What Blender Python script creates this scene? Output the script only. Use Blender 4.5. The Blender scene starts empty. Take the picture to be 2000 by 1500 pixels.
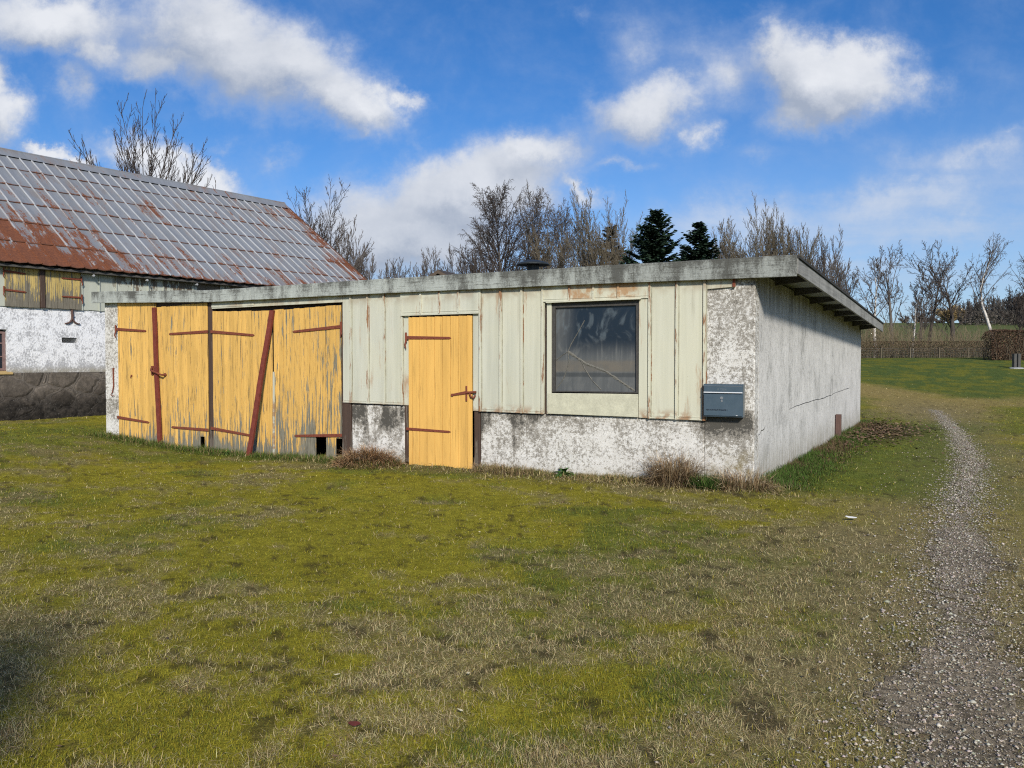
import bpy, math, random
import numpy as np
from mathutils import Vector, Matrix

SC = bpy.context.scene
COL = SC.collection
R = math.radians

# ------------------------------------------------------------------ camera calibration
FPX, EYE = 1600.0, 1.5
PITCH = math.atan(42 / FPX)


def ray(u, v):
    a = (u - 1000) / FPX
    b = (750 - v) / FPX
    return a, math.cos(PITCH) + b * math.sin(PITCH), b * math.cos(PITCH) - math.sin(PITCH)


def at(u, v, Y):
    r = ray(u, v)
    return r[0] * Y / r[1], EYE + r[2] * Y / r[1]


# ------------------------------------------------------------------ numpy noise
_tab = np.random.RandomState(7).rand(256, 256)


def vnoise(x, y):
    x = np.asarray(x, float)
    y = np.asarray(y, float)
    xi = np.floor(x).astype(int)
    yi = np.floor(y).astype(int)
    fx = x - xi
    fy = y - yi
    fx = fx * fx * (3 - 2 * fx)
    fy = fy * fy * (3 - 2 * fy)
    a = _tab[xi & 255, yi & 255]
    b = _tab[(xi + 1) & 255, yi & 255]
    c = _tab[xi & 255, (yi + 1) & 255]
    d = _tab[(xi + 1) & 255, (yi + 1) & 255]
    return (a * (1 - fx) + b * fx) * (1 - fy) + (c * (1 - fx) + d * fx) * fy


def fbm(x, y, s, o=4, seed=0.0):
    v = 0.0
    a = 0.5
    t = 0.0
    for i in range(o):
        v = v + a * vnoise(np.asarray(x) * s + seed * 13.7 + i * 31.3, np.asarray(y) * s + seed * 7.1 + i * 17.9)
        t += a
        a *= 0.55
        s *= 2.03
    return v / t


def ss(a, b, x):
    t = np.clip((np.asarray(x, float) - a) / (b - a), 0, 1)
    return t * t * (3 - 2 * t)


# ------------------------------------------------------------------ frames of the two buildings
class Frame:
    def __init__(s, ox, oy, dx, dy):
        l = math.hypot(dx, dy)
        s.ox, s.oy, s.cx, s.cy = ox, oy, dx / l, dy / l
        s.rot = math.atan2(dy, dx)

    def w(s, x, y):
        return s.ox + x * s.cx - y * s.cy, s.oy + x * s.cy + y * s.cx

    def l(s, X, Y):
        X = X - s.ox
        Y = Y - s.oy
        return X * s.cx + Y * s.cy, -X * s.cy + Y * s.cx


SH = Frame(2.903, 9.803, 0.889, -0.4575)
BA = Frame(-11.407, 18.224, 0.590, 0.807)


def height(X, Y):
    X = np.asarray(X, float)
    Y = np.asarray(Y, float)
    h = 0.2 * ss(-5.0, -8.2, X) * ss(6, 13, Y)
    h = h + 1.62 * ss(19, 48, Y) * (0.9 + 0.1 * ss(0, 15, X)) + 0.16 * ss(14, 24, X) * ss(26, 40, Y)
    h = h + 6.0 * ss(54, 135, Y) - 2.0 * ss(150, 300, Y)
    h = h + 0.05 * (fbm(X, Y, 0.35, 3, 2) - 0.5) * ss(1.5, 4, Y) * (1 - ss(40, 60, Y))
    return h


def hz(X, Y):
    return float(height(X, Y))


# ------------------------------------------------------------------ node helpers
class G:
    def __init__(s, nt):
        s.nt = nt
        nt.nodes.clear()

    def n(s, t, **k):
        nd = s.nt.nodes.new(t)
        for a, b in k.items():
            setattr(nd, a, b)
        return nd

    def put(s, sock, v):
        if v is None:
            return
        if isinstance(v, bpy.types.NodeSocket):
            s.nt.links.new(v, sock)
        else:
            if hasattr(sock, 'default_value'):
                try:
                    sock.default_value = v
                except Exception:
                    if isinstance(v, (int, float)):
                        sock.default_value = (v, v, v, 1)[:len(sock.default_value)]
                    else:
                        sock.default_value = tuple(v) + (1,)

    def m(s, op, a, b=None, c=None, clamp=False):
        nd = s.n('ShaderNodeMath', operation=op, use_clamp=clamp)
        s.put(nd.inputs[0], a)
        s.put(nd.inputs[1], b)
        if c is not None:
            s.put(nd.inputs[2], c)
        return nd.outputs[0]

    def vm(s, op, a, b=None, c=None):
        nd = s.n('ShaderNodeVectorMath', operation=op)
        s.put(nd.inputs[0], a)
        s.put(nd.inputs[1], b)
        if c is not None:
            s.put(nd.inputs[2], c)
        return nd.outputs[0]

    def mul(s, v, t):
        return s.vm('MULTIPLY', v, t)

    def noise(s, vec, scale, detail=3, rough=0.55, dist=0.0, color=False):
        nd = s.n('ShaderNodeTexNoise')
        s.put(nd.inputs['Vector'], vec)
        nd.inputs['Scale'].default_value = scale
        nd.inputs['Detail'].default_value = detail
        nd.inputs['Roughness'].default_value = rough
        nd.inputs['Distortion'].default_value = dist
        return nd.outputs['Color' if color else 'Fac']

    def step(s, v, a, b, lo=0.0, hi=1.0):
        nd = s.n('ShaderNodeMapRange', interpolation_type='SMOOTHSTEP')
        s.put(nd.inputs[0], v)
        for i, x in ((1, a), (2, b), (3, lo), (4, hi)):
            nd.inputs[i].default_value = x
        return nd.outputs[0]

    def lin(s, v, a, b, lo=0.0, hi=1.0):
        nd = s.n('ShaderNodeMapRange')
        s.put(nd.inputs[0], v)
        for i, x in ((1, a), (2, b), (3, lo), (4, hi)):
            nd.inputs[i].default_value = x
        return nd.outputs[0]

    def mix(s, f, a, b, mode='MIX'):
        nd = s.n('ShaderNodeMix', data_type='RGBA', blend_type=mode)
        s.put(nd.inputs[0], f)
        s.put(nd.inputs[6], a)
        s.put(nd.inputs[7], b)
        return nd.outputs[2]

    def obj(s):
        return s.n('ShaderNodeTexCoord').outputs['Object']

    def xyz(s, v):
        nd = s.n('ShaderNodeSeparateXYZ')
        s.put(nd.inputs[0], v)
        return nd.outputs

    def attr(s, name):
        return s.n('ShaderNodeAttribute', attribute_name=name).outputs

    def bump(s, h, strength=0.5, dist=0.01):
        nd = s.n('ShaderNodeBump')
        nd.inputs['Strength'].default_value = strength
        nd.inputs['Distance'].default_value = dist
        s.put(nd.inputs['Height'], h)
        return nd.outputs[0]

    def out(s, col, rough=0.8, metal=0.0, nrm=None, spec=0.3, **k):
        p = s.n('ShaderNodeBsdfPrincipled')
        s.put(p.inputs['Base Color'], col)
        s.put(p.inputs['Roughness'], rough)
        s.put(p.inputs['Metallic'], metal)
        s.put(p.inputs['Specular IOR Level'], spec)
        if nrm is not None:
            s.put(p.inputs['Normal'], nrm)
        for a, b in k.items():
            s.put(p.inputs[a.replace('_', ' ')], b)
        o = s.n('ShaderNodeOutputMaterial')
        s.nt.links.new(p.outputs[0], o.inputs[0])
        return p


MAT = {}


def mat(name):
    m = bpy.data.materials.new(name)
    m.use_nodes = True
    MAT[name] = m
    return G(m.node_tree)


# ---- materials
def flat_rough(name, col, var=0.25, scale=8, rough=0.8, metal=0.0, bump=0.3, stretch=(1, 1, 1)):
    g = mat(name)
    p = g.mul(g.obj(), stretch)
    a = g.noise(p, scale, 5, 0.65)
    b = g.noise(p, scale * 6, 3, 0.6)
    f = g.m('ADD', g.m('MULTIPLY', a, 0.6), g.m('MULTIPLY', b, 0.4))
    f = g.lin(f, 0.3, 0.7)
    d = tuple(c * (1 - var) for c in col)
    e = tuple(min(1, c * (1 + var)) for c in col)
    g.out(g.mix(f, d, e), rough, metal, g.bump(b, bump, 0.005))


def paint_wood(name, paint, wood, peel, base_peel, zlow, seed, zspan=0.9, crack=0.5):
    """old paint that peels in upright streaks, worst near the ground"""
    g = mat(name)
    p = g.vm('ADD', g.obj(), (seed * 3.1, seed * 1.7, seed * 0.31))
    z = g.xyz(g.obj())[2]
    st = g.noise(g.mul(p, (26, 26, 1.6)), 1.0, 4, 0.6, 0.3)
    fine = g.noise(g.mul(p, (95, 95, 6)), 1.0, 4, 0.65, 0.2)
    blot = g.noise(g.mul(p, (3.2, 3.2, 1.0)), 1.0, 3, 0.55)
    low = g.step(z, zlow + zspan, zlow, 0, 1)
    low2 = g.step(z, zlow + 0.32, zlow, 0, 1)
    f = g.m('ADD', g.m('MULTIPLY', st, 0.55), g.m('MULTIPLY', fine, 0.25))
    f = g.m('ADD', f, g.m('MULTIPLY', blot, 0.2))
    f = g.m('ADD', f, g.m('MULTIPLY', low, base_peel))
    f = g.m('ADD', f, g.m('MULTIPLY', low2, base_peel * 1.1))
    mask = g.step(f, 0.62 - peel, 0.645 - peel)
    cr = g.noise(g.mul(p, (75, 75, 2.2)), 1.0, 4, 0.65, 0.4)
    crack_m = g.m('MULTIPLY', g.step(cr, 0.565, 0.65), crack * 0.9)
    speck = g.step(g.noise(g.mul(p, (60, 60, 22)), 1.0, 3, 0.7), 0.66, 0.72)
    tone = g.noise(g.mul(p, (9, 9, 0.8)), 1.0, 4, 0.6)
    pc = g.mix(g.lin(tone, 0.3, 0.7), tuple(c * 0.84 for c in paint), tuple(min(1, c * 1.06) for c in paint))
    wn = g.n('ShaderNodeTexWhiteNoise', noise_dimensions='1D')
    g.put(wn.inputs['W'], g.m('FLOOR', g.m('MULTIPLY', g.xyz(g.obj())[0], 9.1)))
    pc = g.vm('MULTIPLY', pc, g.lin(wn.outputs[0], 0, 1, 0.88, 1.06))
    pc = g.mix(g.m('MULTIPLY', speck, crack * 0.9), pc, tuple(c * 0.45 for c in paint))
    wc = g.mix(g.lin(fine, 0.3, 0.7), tuple(c * 0.55 for c in wood), tuple(c * 1.15 for c in wood))
    c = g.mix(mask, pc, wc)
    c = g.mix(crack_m, c, tuple(x * 0.25 for x in wood))
    hgt = g.m('SUBTRACT', g.m('MULTIPLY', fine, 0.3), g.m('ADD', g.m('MULTIPLY', mask, 0.6), g.m('MULTIPLY', crack_m, 0.6)))
    g.out(c, g.lin(mask, 0, 1, 0.62, 0.9), 0, g.bump(hgt, 0.75, 0.004))


YEL = (0.70, 0.425, 0.115)
WOODG = (0.22, 0.205, 0.155)
paint_wood('gate_paint_a', YEL, WOODG, 0.028, 0.075, 0.0, 1, 0.9, 0.9)
paint_wood('gate_paint_b', YEL, WOODG, 0.038, 0.075, 0.0, 2, 1.2, 1.0)
paint_wood('gate_paint_c', YEL, WOODG, 0.042, 0.085, 0.0, 3, 1.3, 0.9)
paint_wood('gate_paint_d', YEL, WOODG, 0.066, 0.075, 0.0, 4, 1.7, 1.0)
paint_wood('door_paint', (0.74, 0.435, 0.115), (0.30, 0.19, 0.07), -0.08, 0.04, 0.0, 5, 0.6, 0.35)
paint_wood('shutter_paint', (0.52, 0.39, 0.14), (0.20, 0.18, 0.14), 0.10, 0.10, 2.7, 6, 0.75, 0.6)
paint_wood('dark_timber', (0.075, 0.048, 0.036), (0.15, 0.125, 0.10), 0.04, 0.06, 0.0, 8, 1.2, 0.7)
flat_rough('rust_iron', (0.175, 0.05, 0.028), 0.4, 30, 0.85, 0.0, 0.5)
flat_rough('red_bar', (0.16, 0.036, 0.024), 0.45, 14, 0.75, 0.0, 0.4)
flat_rough('dark_gap', (0.012, 0.011, 0.01), 0.3, 8, 0.9)
flat_rough('roof_felt', (0.035, 0.036, 0.035), 0.4, 15, 0.95)
flat_rough('black_metal', (0.035, 0.04, 0.04), 0.3, 20, 0.5, 0.3)
flat_rough('post_brown', (0.105, 0.062, 0.052), 0.3, 6, 0.8, 0, 0.4, (6, 6, 1))
flat_rough('soffit', (0.30, 0.31, 0.30), 0.25, 5, 0.9)
flat_rough('rafter', (0.075, 0.072, 0.067), 0.3, 8, 0.9)
flat_rough('hut_wood', (0.10, 0.075, 0.055), 0.4, 6, 0.9, 0, 0.4, (1, 1, 6))
flat_rough('hut_roof', (0.055, 0.046, 0.042), 0.4, 6, 0.95)
flat_rough('litter_white', (0.75, 0.74, 0.7), 0.06, 20, 0.7)
flat_rough('leaf_red', (0.13, 0.03, 0.02), 0.4, 30, 0.7)
flat_rough('leaf_pale', (0.62, 0.55, 0.36), 0.2, 40, 0.7)


def plaster():
    g = mat('plaster_front')
    P = g.obj()
    x, y, z = g.xyz(P)
    big = g.noise(P, 0.9, 4, 0.6)
    mid = g.noise(P, 5.5, 4, 0.65)
    spk = g.m('ADD', g.m('MULTIPLY', g.noise(P, 20, 6, 0.85), 0.7), g.m('MULTIPLY', g.noise(P, 60, 3, 0.8), 0.3))
    mid2 = g.noise(g.vm('ADD', P, (3.3, 0, 1.7)), 2.6, 5, 0.7)
    spk2 = g.noise(P, 110, 2, 0.7)
    stv = g.noise(g.mul(P, (7, 7, 0.9)), 1, 4, 0.6)
    f = g.m('ADD', g.m('MULTIPLY', spk, 1.0), g.m('MULTIPLY', mid, 0.16))
    f = g.m('ADD', f, g.m('MULTIPLY', big, 0.10))
    corner = g.step(x, -1.0, -0.15)
    f = g.m('ADD', f, g.m('MULTIPLY', corner, g.lin(z, 0.0, 2.5, 0.0, 0.055)))
    # wet black streaks under the sheet cladding
    under = g.m('MULTIPLY', g.step(z, 0.10, 0.75), g.m('MULTIPLY', g.step(x, -2.6, -3.2), g.step(x, -6.6, -6.2)))
    mb = g.m('MULTIPLY', g.m('MULTIPLY', g.step(z, 0.42, 0.80), g.step(z, 0.95, 0.86)), g.m('MULTIPLY', g.step(x, -0.85, -0.55), g.step(x, 0.02, -0.06)))
    f = g.m('ADD', f, g.m('MULTIPLY', mb, 0.16))
    f = g.m('ADD', f, g.m('MULTIPLY', g.step(z, 0.50, 0.80), g.m('MULTIPLY', g.step(z, 0.84, 0.82), 0.05)))
    under = g.m('MULTIPLY', under, g.step(g.noise(g.mul(g.vm('ADD', P, (0.35, 0, 0)), (2.1, 2.1, 1.1)), 1, 3, 0.6), 0.40, 0.60))
    f = g.m('ADD', f, g.m('MULTIPLY', under, g.lin(g.m('ADD', g.m('MULTIPLY', stv, 0.55), g.m('MULTIPLY', mid2, 0.45)), 0.38, 0.62, -0.03, 0.36)))
    f = g.m('ADD', f, g.m('MULTIPLY', g.m('SUBTRACT', mid2, 0.5), 0.30))
    dirt = g.step(f, 0.62, 0.69)
    black = g.step(f, 0.725, 0.80)
    w = g.mix(g.lin(mid, 0.3, 0.7), (0.58, 0.565, 0.52), (0.74, 0.73, 0.69))
    w = g.mix(g.m('MULTIPLY', g.step(spk2, 0.56, 0.7), 0.45), w, (0.40, 0.39, 0.36))
    c = g.mix(g.m('MULTIPLY', dirt, 0.9), w, (0.235, 0.215, 0.18))
    c = g.mix(g.m('MULTIPLY', black, 0.85), c, (0.05, 0.048, 0.042))
    ol = g.m('MULTIPLY', g.m('MULTIPLY', g.step(x, -0.9, -0.1), g.step(z, 0.62, 0.1)), g.step(mid, 0.4, 0.6))
    c = g.mix(g.m('MULTIPLY', ol, 0.85), c, (0.20, 0.155, 0.055))
    base = g.m('MULTIPLY', g.step(z, 0.22, -0.03), g.step(mid, 0.35, 0.65))
    c = g.mix(g.m('MULTIPLY', base, 0.5), c, (0.24, 0.20, 0.11))
    h = g.m('ADD', g.m('MULTIPLY', spk, 0.5), g.m('MULTIPLY', spk2, 0.5))
    g.out(c, 0.92, 0, g.bump(h, 0.8, 0.012), 0.15)

    g = mat('plaster_side')
    P = g.obj()
    x, y, z = g.xyz(P)
    st = g.noise(g.mul(P, (3, 9, 0.8)), 1, 5, 0.65)
    st2 = g.noise(g.mul(P, (3, 17, 5.5)), 1, 5, 0.72)
    mid = g.noise(P, 2.0, 4, 0.6)
    spk = g.noise(P, 60, 3, 0.7)
    f = g.m('ADD', g.m('MULTIPLY', st, 0.18), g.m('MULTIPLY', st2, 0.34))
    f = g.m('ADD', f, g.m('MULTIPLY', mid, 0.48))
    c = g.mix(g.lin(f, 0.36, 0.62), (0.70, 0.685, 0.65), (0.52, 0.51, 0.48))
    dk = g.m('MULTIPLY', g.step(g.m('ADD', f, g.m('MULTIPLY', g.m('SUBTRACT', spk, 0.5), 0.25)), 0.53, 0.60), g.lin(z, 0.2, 1.5, 0.35, 0.95))
    c = g.mix(g.m('MULTIPLY', dk, 0.6), c, (0.22, 0.22, 0.205))
    c = g.mix(g.m('MULTIPLY', g.step(g.m('ADD', spk, g.m('MULTIPLY', g.m('SUBTRACT', g.noise(P, 14, 5, 0.75), 0.5), 0.7)), 0.50, 0.62), 0.5), c, (0.24, 0.235, 0.22))
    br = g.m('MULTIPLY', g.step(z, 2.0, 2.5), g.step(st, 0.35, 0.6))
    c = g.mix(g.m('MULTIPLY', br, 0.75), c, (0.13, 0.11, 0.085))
    c = g.mix(g.m('MULTIPLY', g.step(z, 1.55, 2.5), 0.45), c, (0.20, 0.20, 0.195))  # greyer towards the eaves: soft eave shadow painted into the plaster
    gr = g.m('MULTIPLY', g.step(z, 0.6, -0.05), g.lin(st, 0.3, 0.65, 0.2, 1))
    c = g.mix(g.m('MULTIPLY', gr, 0.75), c, (0.23, 0.20, 0.12))
    g.out(c, 0.92, 0, g.bump(g.m('ADD', g.m('MULTIPLY', spk, 0.4), st2), 0.55, 0.01), 0.15)

    g = mat('barn_plaster')
    P = g.obj()
    x, y, z = g.xyz(P)
    mid = g.noise(P, 4, 5, 0.65)
    spk = g.noise(g.mul(P, (1, 1, 0.7)), 26, 4, 0.7)
    f = g.m('ADD', g.m('MULTIPLY', mid, 0.45), g.m('MULTIPLY', spk, 0.55))
    low = g.step(z, 1.75, 1.2)
    f = g.m('ADD', f, g.m('MULTIPLY', low, 0.07))
    c = g.mix(g.step(f, 0.47, 0.58), (0.76, 0.77, 0.79), (0.40, 0.405, 0.42))
    c = g.mix(g.m('MULTIPLY', g.step(f, 0.66, 0.74), 0.7), c, (0.10, 0.10, 0.11))
    c = g.mix(g.m('MULTIPLY', g.step(z, 1.45, 1.26), g.lin(mid, 0.3, 0.7, 0.2, 0.9)), c, (0.28, 0.25, 0.17))
    g.out(c, 0.9, 0, g.bump(spk, 0.6, 0.02), 0.15)


plaster()


def sheet():
    for nm, rust in (('sheet_paint', 0.0), ('seam_paint', 1.0)):
        g = mat(nm)
        P = g.obj()
        x, y, z = g.xyz(P)
        st = g.noise(g.mul(P, (10, 10, 0.5)), 1, 4, 0.6)
        big = g.noise(P, 1.1, 3, 0.6)
        sp = g.noise(P, 38, 3, 0.7)
        c = g.mix(g.lin(st, 0.32, 0.68), (0.44, 0.445, 0.365), (0.56, 0.562, 0.47))
        c = g.mix(g.m('MULTIPLY', g.step(big, 0.42, 0.65), 0.35), c, (0.56, 0.54, 0.40))
        # yellowed towards the window
        c = g.mix(g.m('MULTIPLY', g.step(x, -3.8, -2.2), 0.35), c, (0.60, 0.58, 0.42))
        dirt = g.m('MULTIPLY', g.step(st, 0.58, 0.75), 0.4)
        c = g.mix(dirt, c, (0.25, 0.23, 0.16))
        top = g.m('MULTIPLY', g.step(z, 2.30, 2.52), g.step(g.noise(P, 5, 3), 0.40, 0.6))
        c = g.mix(g.m('MULTIPLY', top, 0.5), c, (0.22, 0.13, 0.06))
        k = g.noise(g.mul(P, (9, 9, 1.3)), 1, 5, 0.7)
        if rust:
            rm = g.step(k, 0.525, 0.60)
            c = g.mix(g.m('MULTIPLY', rm, 0.9), c, (0.22, 0.085, 0.03))
        ow = g.m('MULTIPLY', g.m('MULTIPLY', g.step(z, 2.30, 2.36), g.step(x, -2.55, -2.40)), g.m('MULTIPLY', g.step(x, -1.40, -1.50), g.step(g.noise(P, 4, 4, 0.7), 0.42, 0.60)))
        c = g.mix(g.m('MULTIPLY', ow, 0.8), c, (0.36, 0.19, 0.075))
        edge = g.m('MULTIPLY', g.step(z, 0.95, 0.80), g.step(g.noise(P, 7, 4, 0.7), 0.40, 0.58))
        c = g.mix(g.m('MULTIPLY', edge, 0.75), c, (0.27, 0.13, 0.05))
        strk = g.m('MULTIPLY', g.step(k, 0.56, 0.70), g.step(big, 0.42, 0.56))
        c = g.mix(g.m('MULTIPLY', strk, 0.65), c, (0.33, 0.17, 0.07))
        spot = g.m('MULTIPLY', g.step(sp, 0.70, 0.74), 0.7)
        c = g.mix(spot, c, (0.09, 0.07, 0.05))
        g.out(c, 0.55, 0, g.bump(g.m('ADD', st, big), 0.25, 0.012), 0.35)

    g = mat('seam_shade_dirt')  # side shadow of the seams put into the colour, mixed with dirt and rust
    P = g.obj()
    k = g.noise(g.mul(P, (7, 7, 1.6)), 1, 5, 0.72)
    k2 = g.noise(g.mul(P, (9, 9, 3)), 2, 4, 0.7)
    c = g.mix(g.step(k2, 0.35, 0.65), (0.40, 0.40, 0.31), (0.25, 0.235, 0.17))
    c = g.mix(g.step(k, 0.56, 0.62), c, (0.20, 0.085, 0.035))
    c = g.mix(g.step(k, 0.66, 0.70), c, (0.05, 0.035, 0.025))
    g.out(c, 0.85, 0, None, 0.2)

    g = mat('fascia_paint')
    P = g.obj()
    x, y, z = g.xyz(P)
    gr = g.noise(g.mul(P, (2.6, 8, 46)), 1, 6, 0.7, 0.3)
    blot = g.noise(g.mul(P, (4.5, 2, 1.6)), 1, 5, 0.72)
    fine = g.noise(P, 60, 3, 0.7)
    zz = g.step(z, 2.56, 2.78)
    f = g.m('ADD', g.m('MULTIPLY', blot, 0.6), g.m('MULTIPLY', fine, 0.25))
    f = g.m('ADD', f, g.m('MULTIPLY', gr, 0.2))
    f = g.m('ADD', f, g.m('MULTIPLY', zz, 0.07))
    f = g.m('ADD', f, g.m('MULTIPLY', g.step(x, -6, -1), 0.035))
    c = g.mix(g.lin(gr, 0.3, 0.7), (0.31, 0.335, 0.31), (0.46, 0.49, 0.455))
    c = g.mix(g.m('MULTIPLY', g.step(x, -5.5, 0.0), 0.55), c, (0.24, 0.25, 0.23))
    c = g.mix(g.m('MULTIPLY', g.step(f, 0.47, 0.66), 0.92), c, (0.07, 0.07, 0.062))
    c = g.mix(g.m('MULTIPLY', g.step(gr, 0.56, 0.66), 0.75), c, (0.06, 0.06, 0.05))
    g.out(c, 0.85, 0, g.bump(gr, 0.8, 0.008), 0.2)

    g = mat('side_fascia_paint')
    P = g.obj()
    gr = g.noise(g.mul(P, (8, 1.2, 30)), 1, 4, 0.65)
    b = g.noise(g.mul(P, (4, 3, 0.6)), 1, 4, 0.65)
    c = g.mix(g.lin(g.m('ADD', g.m('MULTIPLY', gr, 0.5), g.m('MULTIPLY', b, 0.5)), 0.35, 0.65), (0.15, 0.15, 0.14), (0.34, 0.34, 0.32))
    g.out(c, 0.9, 0, g.bump(gr, 0.5, 0.006), 0.2)

    g = mat('barn_sheet')
    P = g.obj()
    x, y, z = g.xyz(P)
    st = g.noise(g.mul(P, (8, 8, 0.7)), 1, 4, 0.6)
    k = g.noise(g.mul(P, (4.5, 4.5, 1.3)), 1, 5, 0.72)
    c = g.mix(st, (0.36, 0.38, 0.32), (0.50, 0.52, 0.45))
    m = g.m('MULTIPLY', g.step(g.m('ADD', k, g.lin(z, 2.7, 3.7, -0.12, 0.08)), 0.52, 0.56), g.step(x, 2.2, 2.9))
    c = g.mix(g.m('MULTIPLY', m, 0.9), c, (0.11, 0.075, 0.045))
    g.out(c, 0.6, 0, g.bump(st, 0.2, 0.01))


sheet()


def barn_roof_mat():
    for nm, base in (('roof_sheet', (0.205, 0.22, 0.24)), ('roof_seam', (0.42, 0.435, 0.45))):
        g = mat(nm)
        P = g.obj()
        x, y, z = g.xyz(P)
        a = g.attr('Col')
        s = g.xyz(a[0])          # r: 0 at lower edge of a course .. 1 at its top, g: 0 eave .. 1 ridge, b: random of the panel
        n1 = g.noise(g.mul(P, (1.6, 0.7, 0.7)), 1, 5, 0.65)
        n2 = g.noise(g.mul(P, (8, 1.0, 1.0)), 1, 6, 0.75, 0.3)
        n3 = g.noise(P, 22, 4, 0.7)
        f = g.m('ADD', g.m('MULTIPLY', n1, 0.40), g.m('MULTIPLY', n2, 0.42))
        f = g.m('ADD', f, g.m('MULTIPLY', n3, 0.18))
        # worst at the lower left, along the eave, along each lap
        ll = g.m('MULTIPLY', g.step(x, 3.6, 0.4), g.step(s[1], 0.72, 0.25))
        f = g.m('ADD', f, g.m('MULTIPLY', ll, 0.095))
        f = g.m('ADD', f, g.m('MULTIPLY', g.step(s[1], 0.40, 0.0), 0.055))
        f = g.m('ADD', f, g.m('MULTIPLY', g.step(s[0], 0.14, 0.0), 0.07))
        f = g.m('ADD', f, g.m('MULTIPLY', g.step(x, 10.6, 11.5), 0.09))
        f = g.m('ADD', f, g.lin(s[2], 0, 1, -0.035, 0.035))
        mk = g.step(f, 0.565, 0.60)
        halo = g.step(f, 0.50, 0.58)
        rustc = g.mix(g.lin(n3, 0.3, 0.7), (0.09, 0.032, 0.018), (0.215, 0.074, 0.030))
        c = g.mix(g.lin(n2, 0.3, 0.7), tuple(v * 0.82 for v in base), tuple(v * 1.15 for v in base))
        c = g.mix(g.m('MULTIPLY', g.step(s[2], 0.35, 0.9), 0.3), c, (0.17, 0.18, 0.185))
        c = g.mix(g.m('MULTIPLY', g.step(g.noise(g.mul(P, (1, .4, .4)), 2.2, 4, 0.6), 0.55, 0.7), 0.45), c, (0.19, 0.155, 0.13))
        c = g.mix(g.m('MULTIPLY', halo, 0.30), c, (0.22, 0.15, 0.11))
        c = g.mix(mk, c, rustc)
        lap = g.step(s[0], 0.06, 0.02)
        c = g.mix(g.m('MULTIPLY', lap, 0.85), c, (0.115, 0.048, 0.026))
        g.out(c, g.lin(mk, 0, 1, 0.5, 0.9), 0.0, g.bump(n3, 0.2, 0.01), 0.4)
    g = mat('plinth_stone')
    P = g.obj()
    x, y, z = g.xyz(P)
    wv = g.vm('ADD', g.mul(P, (1.35, 1.35, 1.9)), g.mul(g.vm('SUBTRACT', g.noise(P, 2.0, 3, 0.5, 0, True), (0.5, 0.5, 0.5)), (0.55, 0.55, 0.55)))
    vo = g.n('ShaderNodeTexVoronoi', feature='DISTANCE_TO_EDGE')
    g.put(vo.inputs['Vector'], wv)
    vo.inputs['Scale'].default_value = 1.3
    e = vo.outputs['Distance']
    vc = g.n('ShaderNodeTexVoronoi')
    g.put(vc.inputs['Vector'], wv)
    vc.inputs['Scale'].default_value = 1.3
    n = g.noise(P, 9, 5, 0.7)
    n2 = g.noise(P, 40, 4, 0.7)
    cc = g.xyz(vc.outputs['Color'])[0]
    c = g.mix(cc, (0.105, 0.088, 0.072), (0.20, 0.172, 0.145))
    c = g.mix(g.step(n, 0.35, 0.7), g.mix(0.5, c, (0.03, 0.028, 0.026)), c)
    mort = g.step(e, 0.045, 0.02)
    c = g.mix(g.m('MULTIPLY', mort, 0.45), c, (0.15, 0.135, 0.12))
    c = g.mix(g.m('MULTIPLY', g.step(z, 1.02, 0.45), g.lin(n, 0.3, 0.6, 1.0, 0.75)), c, (0.012, 0.011, 0.010))
    c = g.mix(g.m('MULTIPLY', g.step(n2, 0.62, 0.7), 0.5), c, (0.36, 0.35, 0.32))
    h = g.m('ADD', g.m('MULTIPLY', g.step(e, 0.0, 0.16), 1.0), g.m('MULTIPLY', n, 0.6))
    h = g.m('ADD', h, g.m('MULTIPLY', mort, 0.35))
    g.out(c, 0.95, 0, g.bump(h, 0.55, 0.05), 0.1)


barn_roof_mat()


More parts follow.
